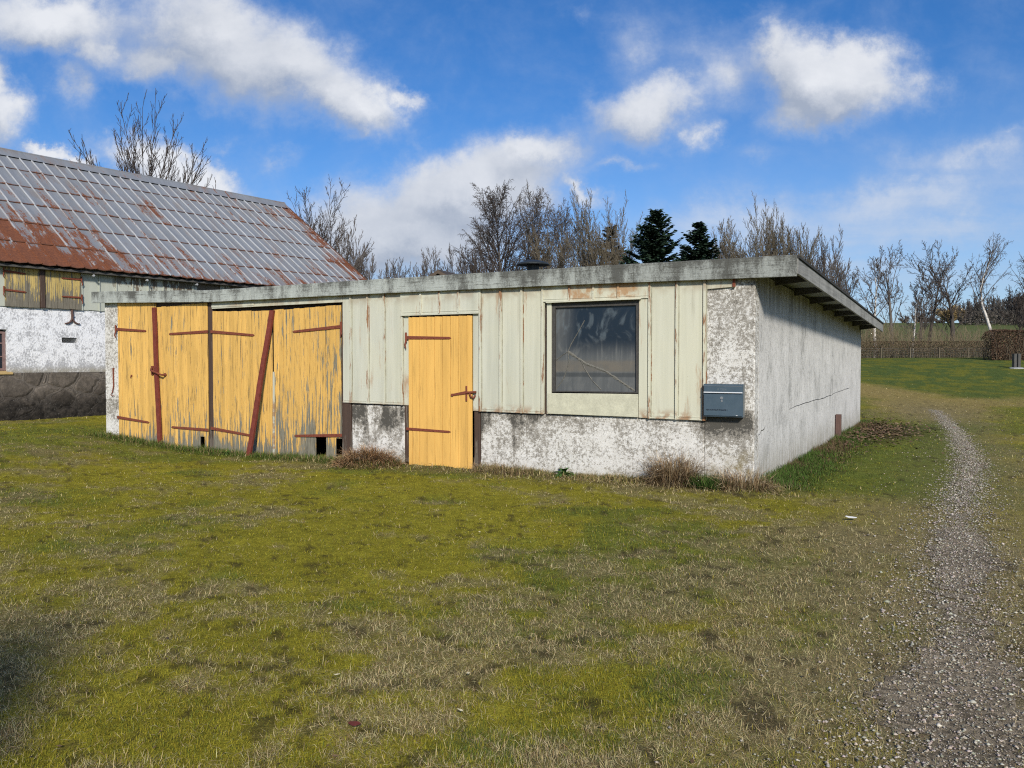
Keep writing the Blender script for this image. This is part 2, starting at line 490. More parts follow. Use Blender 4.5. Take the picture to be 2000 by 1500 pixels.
def glass_mats():
    g = mat('dirty_pane')
    P = g.obj()
    x, y, z = g.xyz(P)
    # milky film: low part and left part, streaks running down
    st = g.noise(g.mul(P, (26, 1, 1.0)), 1, 4, 0.6)
    cl = g.noise(g.mul(P, (3.2, 1, 2.4)), 1.0, 4, 0.6, 1.6)
    low = g.step(z, 1.82, 1.52)
    left = g.step(x, -2.25, -2.60)
    film = g.m('MAXIMUM', g.m('MULTIPLY', low, 0.85), g.m('MULTIPLY', left, 0.75))
    film = g.m('ADD', film, g.m('MULTIPLY', g.step(cl, 0.47, 0.72), 0.45))
    drip = g.m('MULTIPLY', g.step(st, 0.57, 0.72), g.m('MULTIPLY', g.step(z, 1.34, 1.5), g.step(z, 1.85, 1.6)))
    film = g.m('ADD', film, g.m('MULTIPLY', drip, 0.7))
    film = g.m('MULTIPLY', film, g.lin(st, 0.3, 0.7, 0.8, 1.15), clamp=True)
    band = g.m('MULTIPLY', g.step(z, 1.36, 1.40), g.step(z, 1.55, 1.50))
    band = g.m('MULTIPLY', band, g.lin(cl, 0.3, 0.6, 0.4, 1))
    dark = g.m('MULTIPLY', g.step(z, 1.30, 1.32), g.step(z, 1.375, 1.355))
    c = g.mix(film, (0.012, 0.020, 0.033), (0.115, 0.12, 0.118))
    c = g.mix(g.m('MULTIPLY', band, 0.75), c, (0.15, 0.13, 0.10))
    c = g.mix(g.m('MULTIPLY', dark, 0.55), c, (0.03, 0.034, 0.036))
    blue = g.m('MULTIPLY', g.step(z, 1.7, 1.9), g.step(cl, 0.52, 0.66))
    c = g.mix(g.m('MULTIPLY', blue, 0.45), c, (0.09, 0.125, 0.15))
    g.out(c, g.lin(film, 0, 1, 0.10, 0.5), 0, g.bump(cl, 0.06, 0.02), 0.32)
    g = mat('pane_dark')
    n = g.noise(g.obj(), 3, 3)
    g.out(g.mix(n, (0.01, 0.013, 0.02), (0.035, 0.04, 0.05)), 0.15, 0, None, 0.4)
    flat_rough('tape', (0.145, 0.14, 0.12), 0.7, 90, 0.7, 0, 0.8)
    flat_rough('window_frame_paint', (0.055, 0.052, 0.048), 0.45, 25, 0.7, 0, 0.4)
    flat_rough('sill_panel', (0.50, 0.49, 0.37), 0.22, 9, 0.75, 0, 0.3)
    flat_rough('barn_frame_paint', (0.20, 0.13, 0.12), 0.4, 20, 0.8, 0, 0.3)
    flat_rough('barn_sill', (0.42, 0.30, 0.13), 0.3, 12, 0.85)
    flat_rough('insulator', (0.35, 0.36, 0.37), 0.1, 20, 0.4)
    g = mat('mailbox_paint')
    P = g.obj()
    a = g.noise(P, 9, 5, 0.65)
    b = g.noise(g.mul(P, (60, 60, 25)), 1, 4, 0.7)
    c = g.mix(g.lin(a, 0.3, 0.7), (0.052, 0.082, 0.108), (0.068, 0.10, 0.128))
    c = g.mix(g.m('MULTIPLY', g.step(b, 0.62, 0.72), 0.35), c, (0.16, 0.19, 0.21))
    nx = g.xyz(g.n('ShaderNodeNewGeometry').outputs['Normal'])[0]
    g.out(c, 0.45, 0, g.bump(b, 0.05, 0.002), 0.4)
    flat_rough('mailbox_side', (0.17, 0.18, 0.175), 0.12, 12, 0.6)
    flat_rough('trim_silver', (0.80, 0.81, 0.82), 0.05, 30, 0.35, 0.3, 0.05)
    flat_rough('lock_metal', (0.35, 0.36, 0.37), 0.15, 40, 0.35, 0.6, 0.05)
    flat_rough('letter_dark', (0.010, 0.016, 0.026), 0.1, 10, 0.6)
    flat_rough('letter_worn', (0.13, 0.16, 0.18), 0.2, 60, 0.6)


glass_mats()


def veg_mats():
    g = mat('ground_turf')
    a = g.attr('Col')
    P = g.obj()
    n = g.noise(P, 9, 5, 0.7)
    n2 = g.noise(P, 70, 3, 0.7)
    n3 = g.noise(P, 220, 2, 0.7)
    f = g.m('ADD', g.m('MULTIPLY', n, 0.35), g.m('ADD', g.m('MULTIPLY', n2, 0.4), g.m('MULTIPLY', n3, 0.25)))
    k = g.lin(f, 0.34, 0.66, 0.28, 1.62)
    c = g.vm('MULTIPLY', a[0], k)
    g.out(c, 1.0, 0, g.bump(f, 0.9, 0.03), 0.05)
    g = mat('gravel_ground')
    a = g.attr('Col')
    P = g.obj()
    vo = g.n('ShaderNodeTexVoronoi')
    g.put(vo.inputs['Vector'], P)
    vo.inputs['Scale'].default_value = 55
    cc = g.xyz(vo.outputs['Color'])[0]
    n = g.noise(P, 30, 4, 0.7)
    n2 = g.noise(P, 160, 3, 0.7)
    k = g.m('MULTIPLY', g.lin(cc, 0, 1, 0.5, 1.55), g.lin(n2, 0.3, 0.7, 0.65, 1.35))
    c = g.vm('MULTIPLY', a[0], k)
    h = g.m('ADD', g.m('MULTIPLY', cc, 0.5), n2)
    g.out(c, 0.95, 0, g.bump(h, 0.9, 0.02), 0.1)
    for nm, sp in (('blades', 0.1), ('leafage', 0.15)):
        g = mat(nm)
        a = g.attr('Col')
        g.out(a[0], 0.85, 0, None, sp)
    g = mat('stone_bits')
    a = g.attr('Col')
    n = g.noise(g.obj(), 120, 3, 0.6)
    g.out(g.vm('MULTIPLY', a[0], g.lin(n, 0.3, 0.7, 0.8, 1.2)), 0.8, 0, None, 0.3)
    for nm, c1, c2 in (('bark_grey', (0.10, 0.088, 0.075), (0.19, 0.17, 0.15)), ('bark_dark', (0.045, 0.038, 0.034), (0.09, 0.078, 0.068)),
                       ('twig_grey', (0.085, 0.072, 0.064), (0.125, 0.108, 0.095)), ('twig_dark', (0.05, 0.040, 0.036), (0.085, 0.07, 0.06)),
                       ('twig_ochre', (0.105, 0.088, 0.062), (0.145, 0.125, 0.092)), ('bark_moss', (0.075, 0.072, 0.04), (0.13, 0.12, 0.075)),
                       ('twig_wood', (0.075, 0.068, 0.06), (0.11, 0.10, 0.09)), ('twig_tan', (0.17, 0.135, 0.085), (0.23, 0.19, 0.12)),
                       ('twig_gold', (0.34, 0.25, 0.12), (0.44, 0.33, 0.17))):
        g = mat(nm)
        n = g.noise(g.mul(g.obj(), (6, 6, 1.5)), 1, 4, 0.65)
        g.out(g.mix(g.lin(n, 0.3, 0.7), c1, c2), 0.9, 0, None, 0.15)
    g = mat('bark_birch')
    P = g.obj()
    n = g.noise(g.mul(P, (3, 3, 9)), 1, 4, 0.7)
    n2 = g.noise(g.mul(P, (1, 1, 1.2)), 1.3, 3, 0.6)
    c = g.mix(g.step(n, 0.52, 0.62), (0.58, 0.55, 0.50), (0.10, 0.09, 0.08))
    z = g.xyz(P)[2]
    c = g.mix(g.step(g.m('ADD', g.m('MULTIPLY', z, 0.12), n2), 1.1, 1.6), c, (0.12, 0.10, 0.09))
    g.out(c, 0.8, 0, None, 0.15)


veg_mats()


# ------------------------------------------------------------------ mesh builder
class MB:
    def __init__(s):
        s.v, s.f, s.mi, s.c = [], [], [], []
        s.cur = 0
        s.col = None

    def add(s, vs, fs, col=None):
        b = len(s.v)
        s.v += [tuple(p) for p in vs]
        s.f += [tuple(b + i for i in f) for f in fs]
        s.mi += [s.cur] * len(fs)
        if col is None:
            col = s.col
        if col is not None:
            s.c += list(col) if isinstance(col, list) else [col] * len(vs)
        return s

    def hexa(s, p, col=None):
        """8 corners: bottom ring 0-3 counter-clockwise, top ring 4-7"""
        return s.add(p, [(3, 2, 1, 0), (4, 5, 6, 7), (0, 1, 5, 4), (1, 2, 6, 5), (2, 3, 7, 6), (3, 0, 4, 7)], col)

    def box(s, x0, x1, y0, y1, z0, z1, col=None):
        return s.hexa([(x0, y0, z0), (x1, y0, z0), (x1, y1, z0), (x0, y1, z0), (x0, y0, z1), (x1, y0, z1), (x1, y1, z1), (x0, y1, z1)], col)

    def front(s, q, y0, y1, col=None):
        """board in the x-z plane: q = bottom-left, bottom-right, top-right, top-left as (x, z)"""
        (a, b, c, d) = q
        return s.hexa([(a[0], y0, a[1]), (b[0], y0, b[1]), (b[0], y1, b[1]), (a[0], y1, a[1]),
                       (d[0], y0, d[1]), (c[0], y0, c[1]), (c[0], y1, c[1]), (d[0], y1, d[1])], col)

    def tube(s, pts, rad, n=6, caps=True):
        pts = [Vector(p) for p in pts]
        rings = []
        up = Vector((0.13, 0.31, 0.94)).normalized()
        for i, p in enumerate(pts):
            d = (pts[min(i + 1, len(pts) - 1)] - pts[max(i - 1, 0)]).normalized()
            a = d.cross(up)
            if a.length < 1e-3:
                a = d.cross(Vector((1, 0, 0)))
            a.normalize()
            b = d.cross(a)
            r = rad[i] if isinstance(rad, (list, tuple)) else rad
            rings.append([p + (a * math.cos(2 * math.pi * k / n) + b * math.sin(2 * math.pi * k / n)) * r for k in range(n)])
        vs = [q for r_ in rings for q in r_]
        fs = []
        for i in range(len(pts) - 1):
            for k in range(n):
                k2 = (k + 1) % n
                fs.append((i * n + k, i * n + k2, (i + 1) * n + k2, (i + 1) * n + k))
        if caps:
            fs.append(tuple(range(n))[::-1])
            fs.append(tuple((len(pts) - 1) * n + k for k in range(n)))
        return s.add(vs, fs)

    def disc(s, c, r, h, n=12, axis='y'):
        """short cylinder from c along +axis by h"""
        c = Vector(c)
        d = {'x': Vector((1, 0, 0)), 'y': Vector((0, 1, 0)), 'z': Vector((0, 0, 1))}[axis]
        a = {'x': Vector((0, 1, 0)), 'y': Vector((1, 0, 0)), 'z': Vector((1, 0, 0))}[axis]
        b = d.cross(a)
        v = [c + d * t + (a * math.cos(2 * math.pi * k / n) + b * math.sin(2 * math.pi * k / n)) * r for t in (0, h) for k in range(n)]
        f = [(k, (k + 1) % n, n + (k + 1) % n, n + k) for k in range(n)] + [tuple(range(n))[::-1], tuple(range(n, 2 * n))]
        return s.add(v, f)

    def lathe(s, prof, n=24):
        v, f = [], []
        for r, z in prof:
            v += [(r * math.cos(2 * math.pi * k / n), r * math.sin(2 * math.pi * k / n), z) for k in range(n)]
        for i in range(len(prof) - 1):
            for k in range(n):
                k2 = (k + 1) % n
                f.append((i * n + k, i * n + k2, (i + 1) * n + k2, (i + 1) * n + k))
        return s.add(v, f)

    def build(s, name, mats, parent=None, bevel=0.0, smooth=False, loc=None):
        me = bpy.data.meshes.new(name)
        me.from_pydata(s.v, [], s.f)
        for m in (mats if isinstance(mats, (list, tuple)) else [mats]):
            me.materials.append(MAT[m])
        if any(s.mi):
            me.polygons.foreach_set('material_index', s.mi)
        if s.c:
            at_ = me.color_attributes.new('Col', 'FLOAT_COLOR', 'POINT')
            at_.data.foreach_set('color', np.array([tuple(c) + (1,) for c in s.c], np.float32).ravel())
        if smooth:
            me.polygons.foreach_set('use_smooth', [True] * len(me.polygons))
        me.update()
        o = bpy.data.objects.new(name, me)
        COL.objects.link(o)
        if parent is not None:
            o.parent = parent
        if loc is not None:
            o.location = loc
        if bevel:
            b = o.modifiers.new('edge', 'BEVEL')
            b.width = bevel
            b.segments = 1
            b.limit_method = 'ANGLE'
        return o


def np_mesh(name, V, T, colors, material, parent=None, quads=False):
    """large mesh straight from arrays: V (n,3), T (m,3 or 4), colours per vertex (n,3)"""
    k = T.shape[1]
    me = bpy.data.meshes.new(name)
    me.vertices.add(len(V))
    me.vertices.foreach_set('co', np.ascontiguousarray(V, np.float32).ravel())
    me.loops.add(T.size)
    me.loops.foreach_set('vertex_index', np.ascontiguousarray(T, np.int32).ravel())
    me.polygons.add(len(T))
    me.polygons.foreach_set('loop_start', np.arange(0, T.size, k, dtype=np.int32))
    me.polygons.foreach_set('loop_total', np.full(len(T), k, np.int32))
    me.materials.append(MAT[material])
    if colors is not None:
        a = me.color_attributes.new('Col', 'FLOAT_COLOR', 'POINT')
        c = np.ones((len(V), 4), np.float32)
        c[:, :3] = colors
        a.data.foreach_set('color', c.ravel())
    me.update(calc_edges=True)
    me.validate()
    o = bpy.data.objects.new(name, me)
    COL.objects.link(o)
    if parent is not None:
        o.parent = parent
    return o


def tag(o, label=None, cat=None, group=None, kind=None):
    if label:
        o['label'] = label
    if cat:
        o['category'] = cat
    if group:
        o['group'] = group
    if kind:
        o['kind'] = kind
    return o


def empty(name, loc, rz=0.0, label=None, cat=None, group=None):
    o = bpy.data.objects.new(name, None)
    o.empty_display_size = 0.2
    COL.objects.link(o)
    o.location = loc
    o.rotation_euler = (0, 0, rz)
    return tag(o, label, cat, group)


rnd = random.Random(11)

# ================================================================== THE GARAGE
garage = empty('garage', (SH.ox, SH.oy, 0), SH.rot, 'low white garage with flat roof, yellow plank gates and pale sheet cladding', 'garage')
REAR = 11.1
SK = 0.36 / REAR

# --- rendered masonry (front plinth, corner pier, left pier)
m = MB()
m.box(-6.03, -5.05, 0.0, 0.22, -0.4, 0.86)
m.build('front_wall', 'plaster_front', garage, 0.012)
m = MB()
m.box(-3.765, -0.60, 0.0, 0.22, -0.4, 0.80)
m.build('front_wall', 'plaster_front', garage, 0.012)
m = MB()
m.hexa([(-0.60, 0, -0.4), (0, 0, -0.4), (0.22 * SK, 0.22, -0.4), (-0.60, 0.22, -0.4), (-0.60, 0, 2.56), (0, 0, 2.56), (0.22 * SK, 0.22, 2.56), (-0.60, 0.22, 2.56)])
m.build('corner_pier', 'plaster_front', garage, 0.012)
m = MB()
m.box(-11.74, -11.375, 0.0, 0.25, -0.4, 2.66)
m.build('end_pier', 'plaster_front', garage, 0.012)
m = MB()
m.hexa([(-0.2, 0.224, -0.4), (0.224 * SK, 0.224, -0.4), (0.36, REAR, -0.4), (0.14, REAR, -0.4),
        (-0.2, 0.224, 2.585), (0.224 * SK, 0.224, 2.585), (0.36, REAR, 2.36), (0.14, REAR, 2.36)])
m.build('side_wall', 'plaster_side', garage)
m = MB()
m.box(-11.9, 0.135, REAR - 0.22, REAR, -0.4, 2.33)
m.build('rear_wall', 'plaster_side', garage)
m = MB()
m.hexa([(-11.74, 0.254, -0.4), (-11.54, 0.254, -0.4), (-11.54, REAR - 0.224, -0.4), (-11.74, REAR - 0.224, -0.4),
        (-11.74, 0.254, 2.60), (-11.54, 0.254, 2.60), (-11.54, REAR - 0.224, 2.36), (-11.74, REAR - 0.224, 2.36)])
m.build('left_wall', 'plaster_side', garage)
# long crack across the side wall, and the short one by the corner
def crack(pts, w):
    m = MB()
    v, f = [], []
    for i, (y, z) in enumerate(pts):
        ww = w * (0.3 if i in (0, len(pts) - 1) else rnd.uniform(0.6, 1.3))
        x = y * SK + 0.004
        v += [(x, y, z - ww), (x, y, z + ww)]
    for i in range(len(pts) - 1):
        f.append((2 * i, 2 * i + 2, 2 * i + 3, 2 * i + 1))
    m.add(v, f)
    return m
pts = []
for i in range(26):
    t = i / 25
    pts.append((2.15 + t * 6.9, 0.83 + 0.12 * t + 0.012 * math.sin(t * 9) + rnd.uniform(-0.008, 0.008)))
crack(pts, 0.0042).build('wall_crack', 'dark_gap', garage)
pts = [(0.06 + 0.08 * i, 0.56 + 0.020 * i + rnd.uniform(-0.02, 0.02)) for i in range(8)]
crack(pts, 0.004).build('wall_crack', 'dark_gap', garage)

# --- sheet cladding with standing seams
seam_x = [-6.017, -5.697, -5.394, -5.071, -4.728, -4.411, -4.093, -3.75, -3.425, -3.099, -2.782, -2.392, -2.05, -1.71, -1.293, -0.942, -0.596]
def zb(x):
    return float(np.interp(x, [-6.18, -5.07, -3.75, -2.72, -1.42, -0.6], [0.888, 0.876, 0.818, 0.808, 0.798, 0.79]))
m = MB()
edges = [-6.175] + seam_x
HEADZ, WTOP = 2.20, 2.315
for a, b in zip(edges[:-1], edges[1:]):
    over_door = -5.05 < 0.5 * (a + b) < -3.76
    over_win = -2.70 < 0.5 * (a + b) < -1.40
    y = -0.028 - rnd.uniform(0, 0.004)
    if over_door:
        z0a = z0b = HEADZ
        y -= 0.02
    elif over_win:
        z0a = z0b = WTOP
        y -= 0.012
    else:
        z0a, z0b = zb(a), zb(b)
    aa, bb = a + 0.0015, b - 0.0015
    m.cur = 0
    m.front([(aa, z0a), (bb, z0b), (bb, 2.535), (aa, 2.535)], y, y + 0.02)
    # turned-out bottom lip
    lip = 0.026
    m.front([(aa + .002, z0a - 0.002), (bb - .002, z0b - 0.002), (bb - .002, z0b + 0.012), (aa + .002, z0a + 0.012)], y - lip * 0.5, y - 0.001)
    if not over_door and not over_win:
        m.front([(aa + .02, z0a + 0.028), (bb - .02, z0b + 0.028), (bb - .02, z0b + 0.042), (aa + .02, z0a + 0.042)], y - 0.005, y - 0.0005)
    else:
        m.front([(aa + .02, z0a + 0.028), (bb - .02, z0b + 0.028), (bb - .02, z0b + 0.042), (aa + .02, z0a + 0.042)], y - 0.006, y - 0.0005)
# flat strips that flank the window and the door
m.front([(-2.72, zb(-2.72) - 0.001), (-2.655, zb(-2.7) - 0.001), (-2.655, WTOP - .002), (-2.72, WTOP - .002)], -0.036, -0.012)
m.front([(-1.432, zb(-1.4)), (-1.30, zb(-1.3)), (-1.30, WTOP - .002), (-1.432, WTOP - .002)], -0.034, -0.012)
m.front([(-5.05, 0.87), (-4.945, 0.87), (-4.945, HEADZ - .002), (-5.05, HEADZ - .002)], -0.026, -0.010)
m.front([(-3.868, 0.82), (-3.77, 0.82), (-3.77, HEADZ - .002), (-3.868, HEADZ - .002)], -0.026, -0.010)
m.cur = 1
for x in seam_x:
    over_door = -4.9 < x < -3.9
    over_win = -2.6 < x < -1.5
    z0 = HEADZ + 0.005 if over_door else WTOP + 0.005 if over_win else zb(x) - 0.004
    w, h = 0.021, 0.056
    if over_door:
        h = 0.07
    m.hexa([(x - w, -h + .012, z0), (x - w * .6, -h, z0), (x + w * .6, -h, z0), (x + w, -0.02, z0),
            (x - w, -h + .012, 2.53), (x - w * .6, -h, 2.53), (x + w * .6, -h, 2.53), (x + w, -0.02, 2.53)])
    m.hexa([(x - w, -0.02, z0), (x - w, -h + .012, z0), (x - w * .6, -h, z0), (x + w * .9, -0.02, z0),
            (x - w, -0.02, 2.53), (x - w, -h + .012, 2.53), (x - w * .6, -h, 2.53), (x + w * .9, -0.02, 2.53)])
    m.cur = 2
    m.box(x + w + .0005, x + w + .011, -0.0345, -0.0335 + .004, z0 + .01, 2.528)  # thin strips drawn as the seam's shaded edge, partly rusty
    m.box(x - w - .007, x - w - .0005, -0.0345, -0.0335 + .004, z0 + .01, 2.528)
    m.cur = 1
    zz = z0 + 0.08
    while zz < 2.5:
        m.disc((x, -h - 0.004, zz), 0.0055, 0.006, 6)
        zz += 0.33
cladding = m.build('cladding', ['sheet_paint', 'seam_paint', 'seam_shade_dirt'], garage)
# timber behind the sheets closes the wall
m = MB()
m.box(-6.03, -5.05, 0.004, 0.2, 0.862, 2.56)
m.box(-5.05, -3.765, 0.004, 0.2, 2.24, 2.56)
m.box(-3.765, -2.70, 0.004, 0.2, 0.802, 2.56)
m.box(-2.70, -1.42, 0.004, 0.2, 0.802, 1.09)
m.box(-2.70, -1.42, 0.004, 0.2, 2.33, 2.56)
m.box(-1.42, -0.602, 0.004, 0.2, 0.802, 2.56)
m.build('wall_boarding', 'dark_timber', garage)
m = MB()
m.box(-5.065, -3.755, -0.075, -0.004, HEADZ - 0.016, HEADZ - 0.004)
m.build('drip_ledge', 'sheet_paint', garage)
m = MB()
m.front([(-0.565, 2.398), (-0.23, 2.412), (-0.23, 2.535), (-0.565, 2.535)], -0.03, -0.002)
m.front([(-0.262, 2.405), (-0.225, 2.408), (-0.225, 2.54), (-0.262, 2.54)], -0.045, -0.0305)
m.cur = 1
m.front([(-0.258, 2.41), (-0.23, 2.41), (-0.23, 2.53), (-0.258, 2.53)], -0.05, -0.0455)
m.build('corner_flashing', ['seam_paint', 'rust_iron'], garage)

# --- roof: slab, fascias, soffit brackets
ZF, ZR = 2.68, 2.39
def roof_x(y):
    return 0.50 + (0.82 - 0.50) * y / (REAR + 0.3)
m = MB()
m.hexa([(-11.92, -0.08, ZF), (0.485, -0.08, ZF), (roof_x(REAR + .3) - 0.03, REAR + .3, ZR), (-11.92, REAR + .3, ZR),
        (-11.92, -0.08, ZF + .045), (0.485, -0.08, ZF + .045), (roof_x(REAR + .3) - 0.03, REAR + .3, ZR + .045), (-11.92, REAR + .3, ZR + .045)])
m.build('roof', 'roof_felt', garage)
m = MB()
m.hexa([(-11.9, -0.06, ZF - .03), (0.46, -0.06, ZF - .03), (roof_x(REAR + .25) - 0.05, REAR + .25, ZR - .03), (-11.9, REAR + .25, ZR - .03),
        (-11.9, -0.06, ZF - .003), (0.46, -0.06, ZF - .003), (roof_x(REAR + .25) - 0.05, REAR + .25, ZR - .003), (-11.9, REAR + .25, ZR - .003)])
m.build('soffit', 'soffit', garage)
fx = [-11.94, -8.86, -5.815, -2.27, 0.488]
ft = [2.805, 2.712, 2.735, 2.745, 2.742]
fb = [2.598, 2.512, 2.524, 2.516, 2.494]
for i in range(4):
    m = MB()
    n = 7
    for k in range(n):
        a, b = k / n, (k + 1) / n
        xa, xb = fx[i] + (fx[i + 1] - fx[i]) * a, fx[i] + (fx[i + 1] - fx[i]) * b
        L = lambda q, t: q[i] + (q[i + 1] - q[i]) * t
        if k == 0:
            xa += 0.0015
        if k == n - 1:
            xb -= 0.0015
        w = [(rnd.uniform(-.003, .003)) for _ in range(2)]
        if k == 0:
            pw = 0
        v0 = pw if k else 0
        m.front([(xa, L(fb, a)), (xb, L(fb, b)), (xb, L(ft, b) + (w[0] if k < n - 1 else 0)), (xa, L(ft, a) + v0)], -0.118 - 0.002 * (i % 2), -0.084)
        pw = w[0] if k < n - 1 else 0
    m.build('fascia_board', 'fascia_paint', garage, 0.004)
m = MB()
def sfz(y):
    return ZF + 0.03 + (ZR - ZF) * y / (REAR + .3)
ys = [-0.083, REAR + 0.32]
m.hexa([(roof_x(ys[0]) - .028, ys[0], sfz(ys[0]) - .185), (roof_x(ys[0]), ys[0], sfz(ys[0]) - .185), (roof_x(ys[1]), ys[1], sfz(ys[1]) - .19), (roof_x(ys[1]) - .028, ys[1], sfz(ys[1]) - .19),
        (roof_x(ys[0]) - .028, ys[0], sfz(ys[0]) - .01), (roof_x(ys[0]), ys[0], sfz(ys[0]) - .01), (roof_x(ys[1]), ys[1], sfz(ys[1]) - .01), (roof_x(ys[1]) - .028, ys[1], sfz(ys[1]) - .01)])
m.build('side_fascia', 'side_fascia_paint', garage, 0.003)
m = MB()
m.hexa([(roof_x(ys[0]) - .05, ys[0], sfz(ys[0]) - .008), (roof_x(ys[0]) + .018, ys[0], sfz(ys[0]) - .008), (roof_x(ys[1]) + .018, ys[1] + .02, sfz(ys[1]) - .008), (roof_x(ys[1]) - .05, ys[1] + .02, sfz(ys[1]) - .008),
        (roof_x(ys[0]) - .05, ys[0], sfz(ys[0]) + .022), (roof_x(ys[0]) + .018, ys[0], sfz(ys[0]) + .022), (roof_x(ys[1]) + .018, ys[1] + .02, sfz(ys[1]) + .022), (roof_x(ys[1]) - .05, ys[1] + .02, sfz(ys[1]) + .022)])
m.build('roof_edge', 'roof_felt', garage)
for i in range(8):
    y = 1.15 + i * 1.38
    z = ZF - 0.034 + (ZR - ZF) * y / (REAR + .3)
    m = MB()
    x0, x1 = y * SK + 0.002, roof_x(y) - 0.03
    m.hexa([(x0, y - .03, z - .105), (x1, y - .03, z - .06), (x1, y + .03, z - .06), (x0, y + .03, z - .105),
            (x0, y - .03, z), (x1, y - .03, z), (x1, y + .03, z), (x0, y + .03, z)])
    m.build('rafter_end', 'rafter', garage)
# mushroom roof vent
vx, vy = -4.15, 2.5
vz = ZF + .045 + (ZR - ZF) * vy / (REAR + .3)
m = MB()
m.lathe([(0.0, 0.345), (0.09, 0.338), (0.18, 0.315), (0.25, 0.29), (0.28, 0.268), (0.28, 0.257), (0.18, 0.264), (0.16, 0.268), (0.0, 0.27)], 28)
m.lathe([(0.105, -0.30), (0.105, 0.268)], 20)
m.build('roof_vent', 'black_metal', garage, smooth=False, loc=(vx, vy, vz + 0.23))

# --- gate frame
m = MB()
m.box(-9.065, -8.965, -0.012, 0.10, -0.2, 2.50)
m.build('gate_post', 'dark_timber', garage, 0.004)
m = MB()
m.box(-6.205, -6.034, -0.020, 0.10, -0.2, 0.885)
m.box(-6.20, -6.172, -0.022, 0.10, 0.887, 2.40)
m.build('gate_jamb', 'dark_timber', garage, 0.004)
m = MB()
m.front([(-8.96, 2.405), (-6.18, 2.425), (-6.18, 2.56), (-8.96, 2.545)], -0.030, -0.004)
m.front([(-8.962, 2.428), (-8.0, 2.432), (-8.0, 2.47), (-8.962, 2.466)], -0.037, -0.031)
m.build('gate_lintel', 'sheet_paint', garage, 0.003)
m = MB()
m.box(-11.37, -6.2, 0.10, 0.2, 2.30, 2.62)
m.box(-11.37, -6.2, 0.0, 0.099, 2.47, 2.60)
m.build('gate_beam', 'dark_timber', garage)

def leaf(x0, x1, top, bot, n, material, shorts=(), seed=0, lab=None, lift=0.0, y=-0.022):
    """top, bot: (left, right) heights; shorts: plank index -> raised foot"""
    r = random.Random(seed)
    sh = dict(shorts)
    m = MB()
    xs = [x0]
    ws = [r.uniform(0.85, 1.15) for _ in range(n)]
    tot = sum(ws)
    for w in ws:
        xs.append(xs[-1] + w / tot * (x1 - x0))
    for k in range(n):
        a, b = (xs[k] - x0) / (x1 - x0), (xs[k + 1] - x0) / (x1 - x0)
        T = lambda t: top[0] + (top[1] - top[0]) * t
        B = lambda t: bot[0] + (bot[1] - bot[0]) * t
        jt, jb = r.uniform(-.007, .007), r.uniform(-.03, .02)
        zb_ = sh.get(k)
        gp = r.uniform(.0015, .0045)
        q = [(xs[k] + gp, (zb_ if zb_ else B(a)) + jb), (xs[k + 1] - .0015, (zb_ if zb_ else B(b)) + jb), (xs[k + 1] - .0015, T(b) + jt), (xs[k] + gp, T(a) + jt)]
        yy = y - r.uniform(0, 0.006)
        m.front(q, yy, yy + 0.022)
    o = m.build('gate_leaf', material, garage, 0.0025)
    if lab:
        o['label'] = lab
    # ledges on the back of the planks
    for zf in (0.2, 0.8):
        m = MB()
        zc = bot[0] + (top[0] - bot[0]) * zf
        m.box(x0 + .03, x1 - .03, y + 0.024, y + 0.05, zc - .06, zc + .06)
        m.build('back_ledge', 'dark_timber', o)
    m = MB()
    m.box(x0 + .01, x1 - .01, y + 0.0505, y + 0.056, max(bot) + 0.42, min(top) - 0.02)
    m.build('back_board', 'dark_gap', o)
    return o

def strap(parent, x0, z0, x1, z1, w0=0.052, w1=0.036, y=-0.034, pin=0, n=4, name='strap_hinge'):
    """flat iron from the pin (x0,z0) to its tip (x1,z1)"""
    m = MB()
    s = 1 if x1 > x0 else -1
    q = [(x0, z0 - w0 / 2), (x1, z1 - w1 / 2), (x1, z1 + w1 / 2), (x0, z0 + w0 / 2)]
    if s < 0:
        q = [q[1], q[0], q[3], q[2]]
    m.front(q, y - 0.007, y + 0.002)
    tip = [(x1, y - .006, z1 - w1 / 2), (x1 + s * .035, y - .006, z1), (x1, y - .006, z1 + w1 / 2), (x1, y + .001, z1 - w1 / 2), (x1 + s * .035, y + .001, z1), (x1, y + .001, z1 + w1 / 2)]
    fs = [(0, 1, 2), (3, 5, 4), (0, 3, 4, 1), (1, 4, 5, 2)]
    if s < 0:
        fs = [f[::-1] for f in fs]
    m.add(tip, fs)
    for k in range(n):
        t = 0.12 + 0.8 * k / (n - 1)
        m.disc((x0 + (x1 - x0) * t, y - 0.014, z0 + (z1 - z0) * t), 0.010, 0.008, 8)
    if pin:
        m.tube([(x0, y - .005, z0 - 0.07), (x0, y - .005, z0 + 0.075)], 0.016, 8)
        m.tube([(x0, y - .012, z0 - 0.06), (x0 - s * .012, y - .018, z0 - 0.11), (x0 + s * .006, y - .012, z0 - 0.16)], [0.014, 0.014, 0.007], 6)
    return m.build(name, 'rust_iron', parent, 0.0015)

